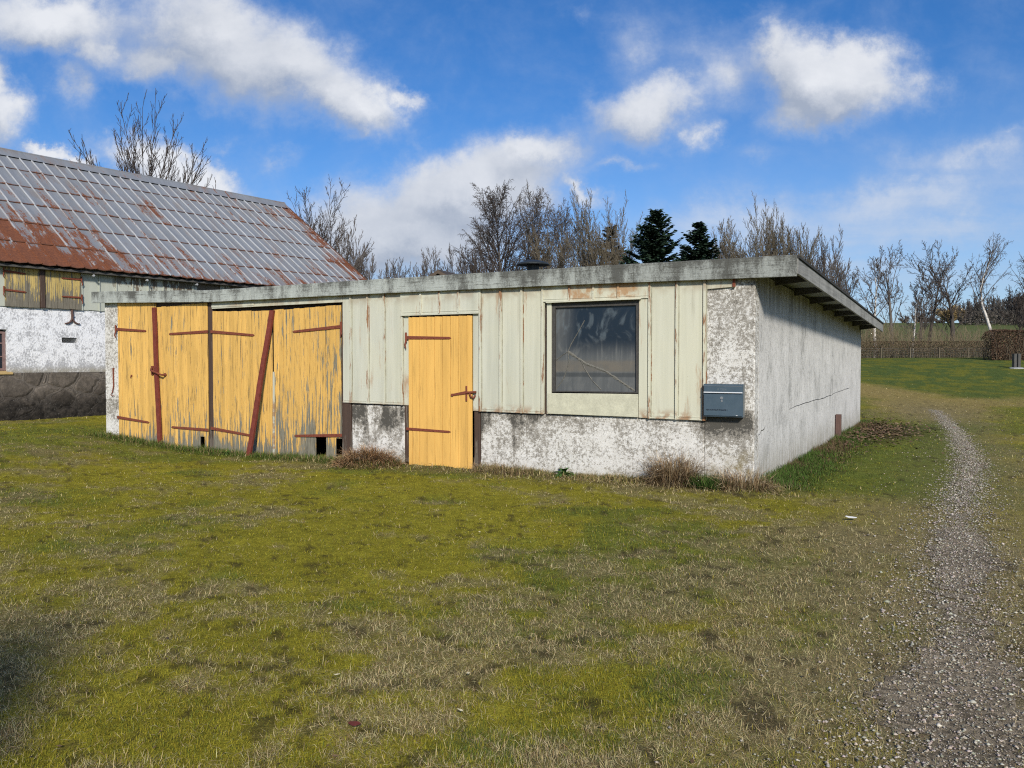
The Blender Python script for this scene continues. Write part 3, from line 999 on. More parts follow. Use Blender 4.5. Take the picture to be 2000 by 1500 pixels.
l1 = leaf(-11.345, -10.335, (2.60, 2.60), (0.10, 0.03), 9, 'gate_paint_a', seed=1)
strap(l1, -11.385, 2.11, -10.60, 2.062, pin=1)
strap(l1, -11.375, 0.50, -10.55, 0.432)
m = MB()
m.disc((-10.98, -0.036, 1.26), 0.020, 0.008, 10)
m.tube([(-10.98, -0.04, 1.265), (-10.965, -0.05, 1.24), (-10.985, -0.05, 1.222), (-11.0, -0.046, 1.24), (-10.985, -0.04, 1.262)], 0.005, 5)
m.build('ring_pull', 'rust_iron', l1)
l2 = leaf(-10.31, -9.07, (2.475, 2.515), (0.01, -0.05), 12, 'gate_paint_b', {10: 0.22}.items(), seed=2)
strap(l2, -9.05, 2.023, -9.965, 1.998, pin=0)
strap(l2, -9.06, 0.35, -9.93, 0.368)
l3 = leaf(-8.955, -7.62, (2.362, 2.335), (-0.03, -0.06), 12, 'gate_paint_c', seed=3, lab='gate leaf with paint flaking grey along its foot')
strap(l3, -8.985, 2.022, -8.02, 1.948)
strap(l3, -9.0, 0.385, -8.07, 0.296)
l4 = leaf(-7.585, -6.215, (2.345, 2.385), (-0.06, -0.05), 13, 'gate_paint_d', {8: 0.34, 9: 0.34, 12: 0.32}.items(), seed=7, lab='gate leaf with rotted planks and two black holes at its foot')
strap(l4, -6.20, 2.052, -7.14, 1.99, pin=1)
strap(l4, -6.195, 0.376, -7.12, 0.332)
m = MB()
m.front([(-7.60, -0.05), (-7.565, -0.05), (-7.555, 1.35), (-7.585, 1.35)], -0.050, -0.030)
m.build('cover_strip', 'seam_paint', l4)
# iron staple, hasp and bolt at the meeting stiles
m = MB()
m.box(-10.44, -10.40, -0.055, -0.028, 1.28, 1.44)
m.tube([(-10.42, -0.055, 1.40), (-10.36, -0.12, 1.36), (-10.20, -0.135, 1.32), (-10.10, -0.12, 1.285), (-10.09, -0.04, 1.28)], 0.017, 7)
m.disc((-10.10, -0.05, 1.285), 0.03, 0.022, 10)
m.build('hasp', 'rust_iron', l2, 0.002)
# --- hook on the left pier
m = MB()
m.tube([(-11.49, -0.012, 1.40), (-11.492, -0.02, 1.36), (-11.49, -0.02, 1.15), (-11.485, -0.018, 1.08), (-11.52, -0.02, 0.95), (-11.55, -0.03, 0.91), (-11.50, -0.035, 0.885), (-11.45, -0.03, 0.90)],
       [0.02, 0.014, 0.012, 0.012, 0.010, 0.009, 0.008, 0.004], 6)
m.build('door_hook', 'rust_iron', garage)

# --- personnel door
door = MB()
dx = [-4.949, -4.885, -4.76, -4.63, -4.495, -4.362, -4.228, -4.093, -3.955, -3.868]
for a, b in zip(dx[:-1], dx[1:]):
    za, zb_ = -0.045 - 0.02 * (a + 4.949), -0.045 - 0.02 * (b + 4.949)
    door.front([(a + .005, za), (b - .0012, zb_), (b - .0012, 2.157), (a + .005, 2.163)], -0.052 - rnd.uniform(0, .001), -0.040)
door.cur = 1
door.box(-4.94, -3.88, -0.0395, -0.013, -0.03, 2.15)
door = door.build('door', ['door_paint', 'dark_gap'], garage, 0.0015)
strap(door, -4.985, 1.865, -4.24, 1.848, 0.050, 0.036, -0.054, 1)
strap(door, -4.985, 0.525, -4.25, 0.508, 0.042, 0.032, -0.054, 0)
m = MB()
m.front([(-3.955, 1.055), (-4.195, 1.022), (-4.195, 1.052), (-3.955, 1.10)][::1], -0.066, -0.054)
m.front([(-3.968, 0.955), (-3.938, 0.955), (-3.938, 1.17), (-3.968, 1.17)], -0.072, -0.0665)
m.tube([(-3.96, -0.07, 1.075), (-3.80, -0.062, 1.085)], 0.017, 8)
m.disc((-4.19, -0.072, 1.037), 0.022, 0.010, 10)
m.tube([(-3.90, -0.07, 1.06), (-3.87, -0.085, 1.02), (-3.835, -0.075, 1.0), (-3.82, -0.05, 1.04)], 0.014, 7)
m.build('latch', 'rust_iron', door, 0.002)
m = MB()
m.box(-5.048, -4.955, -0.008, 0.12, 0.03, 0.872)
m.build('door_jamb', 'dark_timber', garage, 0.004)
m = MB()
m.box(-3.862, -3.767, -0.008, 0.12, 0.03, 0.82)
m.build('door_jamb', 'dark_timber', garage, 0.004)
m = MB()
m.box(-5.05, -3.76, -0.03, 0.16, -0.3, -0.02)
m.build('threshold', 'plaster_front', garage, 0.01)
m = MB()
m.box(-4.95, -3.865, 0.0, 0.06, 2.15, 2.24)
m.build('door_head', 'dark_timber', garage)

# --- window
WX0, WX1, WZ0, WZ1 = -2.652, -1.434, 1.105, 2.305
fr = MB()
t = 0.045
fr.front([(WX0, WZ0), (WX0 + t, WZ0), (WX0 + t, WZ1), (WX0, WZ1)], -0.018, 0.05)
fr.front([(WX1 - t, WZ0), (WX1, WZ0), (WX1, WZ1), (WX1 - t, WZ1)], -0.018, 0.05)
fr.front([(WX0 + t, WZ1 - 0.075), (WX1 - t, WZ1 - 0.075), (WX1 - t, WZ1), (WX0 + t, WZ1)], -0.018, 0.05)
fr.front([(WX0 + t, WZ0), (WX1 - t, WZ0), (WX1 - t, WZ0 + 0.018), (WX0 + t, WZ0 + 0.018)], -0.018, 0.05)
win = MB()
win = fr.build('window', 'window_frame_paint', garage, 0.003)
m = MB()
m.box(WX0 + t, WX1 - t, 0.016, 0.026, WZ0 + .018, WZ1 - .075)
m.build('pane', 'dirty_pane', win)
def tape(pts, w, name='tape_strip'):
    m = MB()
    r = random.Random(len(pts) * 7 + int(w * 1000))
    fine = []
    for (x0, z0), (x1, z1) in zip(pts[:-1], pts[1:]):
        k = max(2, int(math.hypot(x1 - x0, z1 - z0) / 0.02))
        fine += [(x0 + (x1 - x0) * i / k, z0 + (z1 - z0) * i / k) for i in range(k)]
    fine.append(pts[-1])
    v, f = [], []
    for i, (x, z) in enumerate(fine):
        a, b = fine[max(0, i - 1)], fine[min(len(fine) - 1, i + 1)]
        dx_, dz_ = b[0] - a[0], b[1] - a[1]
        l = math.hypot(dx_, dz_) or 1
        nx_, nz_ = -dz_ / l, dx_ / l
        ww = w * r.uniform(0.55, 1.25)
        v += [(x - nx_ * ww, 0.014, z - nz_ * ww), (x + r.uniform(-.004, .004), 0.008 + r.uniform(-.003, .003), z + r.uniform(-.004, .004)), (x + nx_ * ww, 0.014, z + nz_ * ww)]
    for i in range(len(fine) - 1):
        f += [(3 * i, 3 * i + 3, 3 * i + 4, 3 * i + 1), (3 * i + 1, 3 * i + 4, 3 * i + 5, 3 * i + 2)]
    m.add(v, f)
    return m.build(name, 'tape', win)
def wp(zx, zy):      # window photo detail -> metres on the pane
    return WX0 + (zx - 100) / 905.0 * (WX1 - WX0), WZ0 + (1222 - zy) / 985.0 * (WZ1 - WZ0)
hub = wp(262, 778)
tape([hub, wp(300, 690), wp(375, 560), wp(440, 440)], 0.006)
tape([hub, wp(200, 820), wp(118, 885)], 0.007)
tape([hub, wp(275, 900), wp(215, 1080), wp(130, 1195)], 0.006)
tape([hub, wp(400, 870), wp(440, 960), wp(520, 1090), wp(612, 1190)], 0.007)
tape([hub, wp(380, 860), wp(460, 915), wp(650, 985), wp(800, 1090), wp(985, 1218)], 0.017)
m = MB()
m.front([(-2.70, 0.812), (-1.435, 0.802), (-1.435, 1.098), (-2.70, 1.090)], -0.048, -0.0365)
m.build('sill_panel', 'sill_panel', garage, 0.004)
m = MB()
m.front([(-2.715, 2.296), (-1.40, 2.300), (-1.40, 2.312), (-2.715, 2.308)], -0.085, -0.012)
m.build('window_hood', 'sheet_paint', garage)

# ================================================================== loose things at the garage
def g_empty(name, x, y, z, label, cat, group=None):
    X, Y = SH.w(x, y)
    return empty(name, (X, Y, z), SH.rot, label, cat, group)

def g_thing(mb, name, material, label, cat, base, bevel=0.0):
    """mesh written in garage coordinates, re-based at base"""
    mb.v = [(p[0] - base[0], p[1] - base[1], p[2] - base[2]) for p in mb.v]
    o = mb.build(name, material, None, bevel)
    X, Y = SH.w(base[0], base[1])
    o.location = (X, Y, base[2])
    o.rotation_euler = (0, 0, SH.rot)
    return tag(o, label, cat)

def angle_bar(p0, p1, w, d, name, label):
    """angle iron from foot p0 to head p1 (x, y, z), one flange to the front and one back"""
    m = MB()
    a, b = Vector(p0), Vector(p1)
    n = 8
    for fl in ((-w / 2, w / 2, 0, 0.012), (w / 2 - 0.012, w / 2, 0.0122, d)):
        for k in range(n):
            q0, q1 = a.lerp(b, k / n), a.lerp(b, (k + 1) / n)
            j0 = 0.006 * math.sin(k * 1.1) ; j1 = 0.006 * math.sin((k + 1) * 1.1)
            m.hexa([(q0.x + fl[0] + j0, q0.y + fl[2], q0.z), (q0.x + fl[1] + j0, q0.y + fl[2], q0.z), (q0.x + fl[1] + j0, q0.y + fl[3], q0.z), (q0.x + fl[0] + j0, q0.y + fl[3], q0.z),
                    (q1.x + fl[0] + j1, q1.y + fl[2], q1.z), (q1.x + fl[1] + j1, q1.y + fl[2], q1.z), (q1.x + fl[1] + j1, q1.y + fl[3], q1.z), (q1.x + fl[0] + j1, q1.y + fl[3], q1.z)])
    return g_thing(m, name, 'red_bar', label, 'iron bar', (p0[0], p0[1], p0[2]))

angle_bar((-10.20, -0.105, -0.02), (-10.335, -0.082, 2.47), 0.078, 0.04, 'iron_bar', 'upright dark red iron bar held by a hasp between two gate leaves')
angle_bar((-7.93, -0.27, -0.03), (-7.585, -0.075, 2.34), 0.085, 0.04, 'iron_bar', 'slanting dark red iron bar leaned against the middle of the yellow gates')

# mailbox
mbx = g_empty('mailbox', -0.345, 0.0, 0.845, 'dark blue grey steel mailbox hung on the white corner pier', 'mailbox')
W, H, D = 0.475, 0.395, 0.13
m = MB()
m.box(-W / 2, W / 2, -D + 0.012, -0.03, 0, H)
m.box(-W / 2 + 0.05, W / 2 - 0.05, -0.0305, -0.001, 0.06, H - 0.06)
m.cur = 1
m.box(W / 2 + 0.0005, W / 2 + 0.002, -D + 0.014, -0.032, 0.003, H - 0.003)
m.build('body', ['mailbox_paint', 'mailbox_side'], mbx, 0.004)
m = MB()
m.box(-W / 2 + 0.008, W / 2 - 0.008, -D - 0.002, -D + 0.0115, 0.012, 0.272)
mdoor = m.build('door', 'mailbox_paint', mbx, 0.003)
m = MB()
m.box(-W / 2 + 0.008, W / 2 - 0.008, -D - 0.004, -D + 0.0115, 0.290, 0.378)
mflap = m.build('flap', 'mailbox_paint', mbx, 0.003)
m = MB()
m.box(-W / 2 + 0.006, W / 2 - 0.006, -D - 0.010, -D - 0.0045, 0.288, 0.301)
m.build('trim_strip', 'trim_silver', mflap, 0.001)
m = MB()
m.box(-W / 2 + 0.008, W / 2 - 0.008, -D - 0.0065, -D - 0.0045, 0.370, 0.374)
m.build('flap_edge', 'lock_metal', mflap)
m = MB()
m.disc((-0.015, -D - 0.0085, 0.228), 0.018, 0.006, 16)
m.disc((-0.012, -D - 0.006, 0.192), 0.012, 0.0035, 14)
m.box(-0.019, -0.011, -D - 0.0105, -D - 0.0088, 0.218, 0.238)
m.build('lock', 'lock_metal', mdoor)
def lettering(txt, size, x, z, material, parent, y, sx=1.0):
    cu = bpy.data.curves.new('lettering', 'FONT')
    cu.body = txt
    cu.size = size
    cu.extrude = 0.0004
    cu.offset = 0.0008
    t = bpy.data.objects.new('lettering_curve', cu)
    COL.objects.link(t)
    me = bpy.data.meshes.new_from_object(t.evaluated_get(bpy.context.evaluated_depsgraph_get()))
    bpy.data.objects.remove(t)
    me.materials.clear()
    me.materials.append(MAT[material])
    o = bpy.data.objects.new('lettering', me)
    COL.objects.link(o)
    o.parent = parent
    o.location = (x, y, z)
    o.rotation_euler = (R(90), 0, 0)
    o.scale = (sx, 1, 1)
    return o
lettering('NR HOSTRUP BYGADE 1', 0.024, -0.20, 0.075, 'letter_dark', mdoor, -D - 0.0028, 0.98)
lettering('P  T E N', 0.034, -0.065, 0.318, 'letter_worn', mflap, -D - 0.0048, 0.9)
m = MB()
m.box(0.155, 0.175, -D - 0.003, -D - 0.0021, 0.018, 0.024)
m.build('maker_plate', 'trim_silver', mdoor)

# short timber post at the side wall
m = MB()
py_ = 6.87
m.box(py_ * SK + 0.012, py_ * SK + 0.112, py_ - 0.05, py_ + 0.05, -0.15, 0.50)
g_thing(m, 'timber_post', 'post_brown', 'short square brown timber post against the garage side wall', 'post', (py_ * SK + 0.06, py_, 0.0), 0.004)
# ================================================================== THE BARN
barn = empty('barn', (BA.ox, BA.oy, 0), BA.rot, 'white farm barn on a rough stone base with a rusty grey sheet metal roof', 'barn')
BX0, BX1 = -7.0, 11.35
PZ = 1.27       # top of the plinth
WZ = 2.76       # top of the white wall
EZ = 3.73
m = MB()
# white wall with the window opening left free
m.box(BX0, -0.80, 0.0, 0.35, PZ, WZ)
m.box(0.165, 1.36, 0.0, 0.35, PZ, WZ)
m.box(1.36, 1.715, 0.0, 0.35, PZ, 1.965)
m.box(1.36, 1.715, 0.0, 0.35, 2.09, WZ)
m.box(1.715, BX1, 0.0, 0.35, PZ, WZ)
m.box(-0.80, 0.165, 0.0, 0.35, 2.24, WZ)
m.box(-0.80, 0.165, 0.1, 0.35, PZ, 1.30)
m.build('wall', 'barn_plaster', barn)
# plinth: uneven stones
m = MB()
nx_, nz_ = 90, 10
vs, fs = [], []
for j in range(nz_ + 1):
    for i in range(nx_ + 1):
        x = BX0 + (BX1 - BX0) * i / nx_
        z = -0.3 + (PZ - 0.008 + 0.3) * j / nz_
        bul = 0.05 * float(fbm(x, z, 1.6, 3, 4)) + 0.16 * float(ss(0.75, 0.1, z)) * float(fbm(x, z, 1.1, 3, 9))
        vs.append((x, -0.02 - bul, z))
for j in range(nz_):
    for i in range(nx_):
        a = j * (nx_ + 1) + i
        fs.append((a, a + 1, a + nx_ + 2, a + nx_ + 1))
m.add(vs, fs)
m.box(BX0, BX1, 0.0, 0.4, -0.3, PZ - 0.004)
m.build('plinth', 'plinth_stone', barn, smooth=True)
# upper sheet boarding, one run on each side of the shutters
for part in (0, 1):
    m = MB()
    x = BX0
    while x < BX1:
        w = 0.42
        mid = x + w / 2
        if (mid < -0.02 and part == 0) or (mid > 1.80 and part == 1):
            m.front([(x + .002, WZ + rnd.uniform(-.01, .01)), (min(x + w, BX1) - .002, WZ), (min(x + w, BX1) - .002, EZ + .1), (x + .002, EZ + .1)], -0.03, 0.0)
            m.front([(x - .014, WZ - .012), (x + .014, WZ - .012), (x + .014, EZ + .1), (x - .014, EZ + .1)], -0.055, -0.031)
        x += w
    if part == 0:
        m.front([(-0.28, WZ), (0.11, WZ), (0.11, EZ + .1), (-0.28, EZ + .1)], -0.028, 0.0)
    else:
        m.front([(1.805, WZ - .004), (1.98, WZ - .004), (1.98, EZ + .1), (1.805, EZ + .1)], -0.028, 0.0)
    m.build('cladding', 'barn_sheet', barn)
m = MB()
m.box(BX0, BX1, 0.004, 0.3, WZ + .002, EZ + .2)
m.build('wall_boarding', 'dark_timber', barn)
# gable ends and rear
GZ = 7.28
for xg in (BX0, BX1 - 0.25):
    m = MB()
    x0, x1 = (xg, xg + 0.25)
    v = [(x0, 0.36, -0.3), (x0, 9.0, -0.3), (x0, 9.0, 3.9), (x0, 4.68, 7.05), (x0, 0.36, 3.95)]
    v += [(x1, a, b) for _, a, b in v]
    m.add(v, [(0, 1, 2, 3, 4)[::-1], (5, 6, 7, 8, 9), (0, 5, 9, 4)[::-1], (4, 9, 8, 3)[::-1], (3, 8, 7, 2)[::-1], (2, 7, 6, 1)[::-1], (1, 6, 5, 0)[::-1]])
    m.build('gable_wall', 'barn_plaster', barn)
m = MB()
m.box(BX0 + .26, BX1 - .26, 8.75, 9.0, -0.3, 3.9)
m.build('rear_wall', 'barn_plaster', barn)

# --- roof of lapped metal sheets with upright seams
RX0, RX1 = -7.4, 11.57
E0 = Vector((0, -0.33, EZ - 0.02))
RG = Vector((0, 4.70, 7.29))
UP = (RG - E0)
SL = UP.length
UPn = UP.normalized()
NR = Vector((0, -UPn.z, UPn.y))
NC = 6
for side in (0, 1):
    m = MB()
    pw = 0.315
    npan = int((RX1 - RX0) / pw + 0.99)
    rr = random.Random(5 + side)
    def P(x, s, h):
        q = E0 + UPn * s + NR * h
        y = q.y if side == 0 else 2 * 4.70 - q.y
        return (x, y, q.z)
    for c in range(NC):
        s0, s1 = SL * c / NC - (0.05 if c else 0), SL * (c + 1) / NC
        for p_ in range(npan):
            xa, xb = RX0 + p_ * pw, min(RX0 + (p_ + 1) * pw, RX1)
            if xb - xa < 0.03:
                continue
            b = rr.random()
            e = rr.uniform(-0.012, 0.012)
            lift = 0.022 + rr.uniform(-.004, .008)
            vs, cs = [], []
            nxs = 3
            for (s, h, fr_) in ((s0 + e, lift - 0.012, 0.0), (s0 + e, lift, 0.0), (s0 + e + 0.12, lift - 0.002, 0.15), ((s0 + s1) / 2, 0.014 + rr.uniform(-.004, .004), 0.55), (s1, 0.004, 1.0)):
                for i in range(nxs):
                    x = xa + (xb - xa) * i / (nxs - 1)
                    sag = -0.006 if i == 1 else 0
                    if c == 0 and s == s0 + e:
                        s_ = s + (-0.018 if i == 1 else 0.012)
                    else:
                        s_ = s
                    vs.append(P(x, s_, h + sag))
                    cs.append((fr_, (s) / SL, b))
            fs = []
            for j in range(4):
                for i in range(nxs - 1):
                    a = j * nxs + i
                    f = (a, a + 1, a + nxs + 1, a + nxs)
                    fs.append(f if side == 0 else f[::-1])
            m.cur = 0
            m.add(vs, fs, cs)
            # seam at the left edge of the panel
            m.cur = 1
            x = xa + rr.uniform(-.006, .006)
            hw = 0.013
            vs, cs = [], []
            for s, h, fr_ in ((s0 + 0.01, lift, 0.08), (s0 + 0.12, lift, 0.2), (s1, 0.012, 1.0)):
                for dx_, hh in ((-hw, 0.0), (-hw * .6, 0.030), (hw * .6, 0.030), (hw, 0.0)):
                    vs.append(P(x + dx_, s, h + hh))
                    cs.append((fr_ , s / SL, b * 0.8))
            fs = [(1, 2, 3, 0) if side == 0 else (0, 3, 2, 1)]
            for j in range(2):
                for i in range(3):
                    a = j * 4 + i
                    f = (a, a + 1, a + 5, a + 4)
                    fs.append(f if side == 0 else f[::-1])
            m.add(vs, fs, cs)
    o = m.build('roof_slope', ['roof_sheet', 'roof_seam'], barn)
m = MB()
m.col = (0.5, 0.9, 0.4)
for s_ in (-1, 1):
    v = []
    for x in (RX0, RX1):
        v += [(x, 4.70 + s_ * 0.30, 7.29 - 0.30 * UPn.z / UPn.y + 0.055), (x, 4.70 + s_ * 0.02, 7.36)]
    m.add(v, [(0, 2, 3, 1) if s_ < 0 else (1, 3, 2, 0)])
m.tube([(RX0, 4.70, 7.35), (RX1, 4.70, 7.35)], 0.045, 8)
m.c = [(0.5, 0.9, 0.4)] * len(m.v)
m.build('ridge_cap', 'roof_sheet', barn)
m = MB()
for s_ in (0, 1):
    for h0, h1, t in ((-0.10, 0.05, 0.03),):
        a, b = E0, RG
        q = []
        for pnt in (a, b):
            y = pnt.y if s_ == 0 else 9.4 - pnt.y
            q += [(RX1, y, pnt.z + h0), (RX1 + t, y, pnt.z + h0), (RX1 + t, y, pnt.z + h1), (RX1, y, pnt.z + h1)]
        fs = [(0, 1, 2, 3), (7, 6, 5, 4), (0, 4, 5, 1), (1, 5, 6, 2), (2, 6, 7, 3), (3, 7, 4, 0)]
        m.add(q, fs, [(0.0, 0.2, 0.9)] * 8)
m.build('gable_trim', 'roof_sheet', barn)
m = MB()
m.front([(RX0 + .1, EZ - .10), (RX1 - .1, EZ - .10), (RX1 - .1, EZ - .045), (RX0 + .1, EZ - .045)], -0.26, -0.031)
m.build('eaves_board', 'rafter', barn)
for x in (2.0, 3.35, 4.75, 6.3, 7.9):
    m = MB()
    m.disc((x, -0.28, EZ - 0.15), 0.018, 0.10, 10, 'y')
    m.disc((x, -0.27, EZ - 0.15), 0.028, 0.02, 10, 'y')
    m.build('insulator', 'insulator', barn)

# --- hayloft shutters
def shutter(x0, x1, z0, z1, seed, hx, s):
    r = random.Random(seed)
    m = MB()
    n = 6
    for k in range(n):
        a, b = x0 + (x1 - x0) * k / n, x0 + (x1 - x0) * (k + 1) / n
        y = -0.06 - r.uniform(0, .006)
        m.front([(a + .002, z0 + r.uniform(-.008, .008)), (b - .002, z0), (b - .002, z1), (a + .002, z1)], y, y + 0.025)
    o = m.build('shutter', 'shutter_paint', barn, 0.003)
    for z in (z0 + 0.22 * (z1 - z0) + (.14 if s > 0 else .06), z1 - 0.20 * (z1 - z0) - (0 if s > 0 else .06)):
        strap(o, hx, z + 0.02, hx + s * 0.44, z - 0.01 if s > 0 else z + 0.02, 0.045, 0.034, -0.078, 1)
    return o
shutter(0.12, 0.855, 2.755, EZ - .02, 1, 0.09, 1)
shutter(0.975, 1.79, 2.76, EZ - .02, 2, 1.80, -1)
m = MB()
m.front([(0.865, 2.76), (0.965, 2.76), (0.95, EZ), (0.85, EZ)], -0.095, -0.03)
m.build('shutter_post', 'dark_timber', barn, 0.005)
# --- window at the left
wb = MB()
wx0, wx1, wz0, wz1 = -0.79, 0.16, 1.32, 2.235
t = 0.06
wb.front([(wx0, wz0), (wx0 + t, wz0), (wx0 + t, wz1 - .05), (wx0, wz1 - .05)], 0.06, 0.13)
wb.front([(wx1 - t, wz0), (wx1, wz0), (wx1, wz1 - .05), (wx1 - t, wz1 - .05)], 0.06, 0.13)
wb.front([(wx0, wz1 - .1), ((wx0 + wx1) / 2, wz1 - .045), ((wx0 + wx1) / 2, wz1), (wx0, wz1 - .049)], 0.058, 0.13)
wb.front([((wx0 + wx1) / 2, wz1 - .045), (wx1, wz1 - .1), (wx1, wz1 - .049), ((wx0 + wx1) / 2, wz1)], 0.058, 0.13)
wb.front([(wx0 + t, wz0), (wx1 - t, wz0), (wx1 - t, wz0 + .05), (wx0 + t, wz0 + .05)], 0.062, 0.13)
for z in (1.62, 1.92):
    wb.front([(wx0 + t, z), (wx1 - t, z), (wx1 - t, z + .025), (wx0 + t, z + .025)], 0.07, 0.12)
for x in (-0.49, -0.17):
    wb.front([(x, wz0 + .05), (x + .025, wz0 + .05), (x + .025, wz1 - .1), (x, wz1 - .1)], 0.073, 0.118)
wb = wb.build('window', 'barn_frame_paint', barn)
m = MB()
m.box(wx0 + .02, wx1 - .02, 0.09, 0.095, wz0 + .02, wz1 - .06)
m.build('pane', 'pane_dark', wb)
m = MB()
m.hexa([(wx0 - .1, -0.07, 1.235), (wx1 + .1, -0.07, 1.235), (wx1 + .1, 0.10, 1.285), (wx0 - .1, 0.10, 1.285),
        (wx0 - .1, -0.07, 1.272), (wx1 + .1, -0.07, 1.272), (wx1 + .1, 0.10, 1.322), (wx0 - .1, 0.10, 1.322)])
m.build('sill', 'barn_sill', wb)
# --- air vent with a wire mesh
m = MB()
m.box(1.362, 1.713, 0.30, 0.34, 1.967, 2.088)
m.build('vent_opening', 'dark_gap', barn)
m = MB()
for k in range(-3, 12):
    for s_ in (-1, 1):
        a = 1.362 + k * 0.035
        p0, p1 = (a, 1.967), (a + s_ * 0.121, 2.088)
        q0, q1 = max(1.362, min(1.713, p0[0])), max(1.362, min(1.713, p1[0]))
        if q0 == q1:
            continue
        z0 = 1.967 + 0.121 * (q0 - p0[0]) / (p1[0] - p0[0])
        z1 = 1.967 + 0.121 * (q1 - p0[0]) / (p1[0] - p0[0])
        m.tube([(q0, 0.03, z0), (q1, 0.03, z1)], 0.0025, 4)
m.build('vent_mesh', 'lock_metal', barn)
# --- forged wall anchor
m = MB()
m.tube([(1.59, -0.02, 2.76), (1.59, -0.035, 2.62), (1.59, -0.035, 2.52)], [0.03, 0.028, 0.028], 8)
for s_ in (-1, 1):
    m.tube([(1.59, -0.036, 2.55), (1.59 + s_ * .04, -0.036, 2.47), (1.59 + s_ * .10, -0.036, 2.43), (1.59 + s_ * .16, -0.034, 2.42), (1.59 + s_ * .175, -0.03, 2.44)], [0.022, 0.022, 0.019, 0.015, 0.008], 7)
m.disc((1.59, -0.062, 2.62), 0.026, 0.03, 8)
m.build('wall_anchor', 'post_brown', barn)

# ================================================================== the hut behind the garage
hx_, hz_ = at(858, 527, 34.0)
hut = empty('wooden_hut', (hx_, 34.0, hz(hx_, 34.0)), R(-22), 'dark wooden hut whose brown gable peak shows above the garage roof', 'hut')
hb = hz_ - hz(hx_, 34.0)
m = MB()
m.box(-1.7, 1.7, 0.15, 4.6, 0, hb - 1.0)
v = [(-1.7, 0.15, hb - 1.0), (1.7, 0.15, hb - 1.0), (0, 0.15, hb - 0.10), (-1.7, 4.6, hb - 1.0), (1.7, 4.6, hb - 1.0), (0, 4.6, hb - 0.10)]
m.add(v, [(0, 1, 2), (5, 4, 3), (0, 2, 5, 3), (2, 1, 4, 5)])
m.build('wall', 'hut_wood', hut)
for s_ in (-1, 1):
    m = MB()
    m.hexa([(0, -0.1, hb - .06), (s_ * 2.1, -0.1, hb - 1.17), (s_ * 2.1, 4.9, hb - 1.17), (0, 4.9, hb - .06), (0, -0.1, hb), (s_ * 2.1, -0.1, hb - 1.11), (s_ * 2.1, 4.9, hb - 1.11), (0, 4.9, hb)])
    m.build('roof_slope', 'hut_roof', hut)
    m = MB()
    m.hexa([(0, -0.14, hb - .16), (s_ * 2.1, -0.14, hb - 1.27), (s_ * 2.1, -0.105, hb - 1.27), (0, -0.105, hb - .16), (0, -0.14, hb - .02), (s_ * 2.1, -0.14, hb - 1.13), (s_ * 2.1, -0.105, hb - 1.13), (0, -0.105, hb - .02)])
    m.build('bargeboard', 'hut_wood', hut)
# ================================================================== GROUND
TRK = np.array([(0.0, 0.2), (0.75, 1.5), (1.68, 3.0), (2.64, 4.84), (4.50, 8.19), (7.03, 12.5), (9.75, 18.0), (12.0, 23.0), (13.2, 27.0), (12.8, 30.5), (10.0, 33.5), (4.0, 36.5), (-4, 39)])
_seg = np.linalg.norm(np.diff(TRK, axis=0), axis=1)
_cum = np.concatenate([[0], np.cumsum(_seg)])
_s = np.arange(0, _cum[-1], 0.25)
TX = np.interp(_s, _cum, TRK[:, 0])
TY = np.interp(_s, _cum, TRK[:, 1])
ker = np.ones(9) / 9
TXs = np.convolve(np.pad(TX, 4, 'edge'), ker, 'valid')
TYs = np.convolve(np.pad(TY, 4, 'edge'), ker, 'valid')


def track_dist(X, Y):
    """distance to the track's centre line and position along it"""
    X = np.asarray(X, float)
    Y = np.asarray(Y, float)
    shp = X.shape
    x, y = X.ravel(), Y.ravel()
    D = np.full(x.shape, 99.0)
    S = np.zeros(x.shape)
    sel = np.where((y > -1) & (y < 45) & (x > -8) & (x < 22))[0]
    for i in range(0, len(sel), 40000):
        k = sel[i:i + 40000]
        d2 = (x[k, None] - TXs[None, :]) ** 2 + (y[k, None] - TYs[None, :]) ** 2
        j = d2.argmin(1)
        D[k] = np.sqrt(d2[np.arange(len(k)), j])
        S[k] = j * 0.25
    return D.reshape(shp), S.reshape(shp)


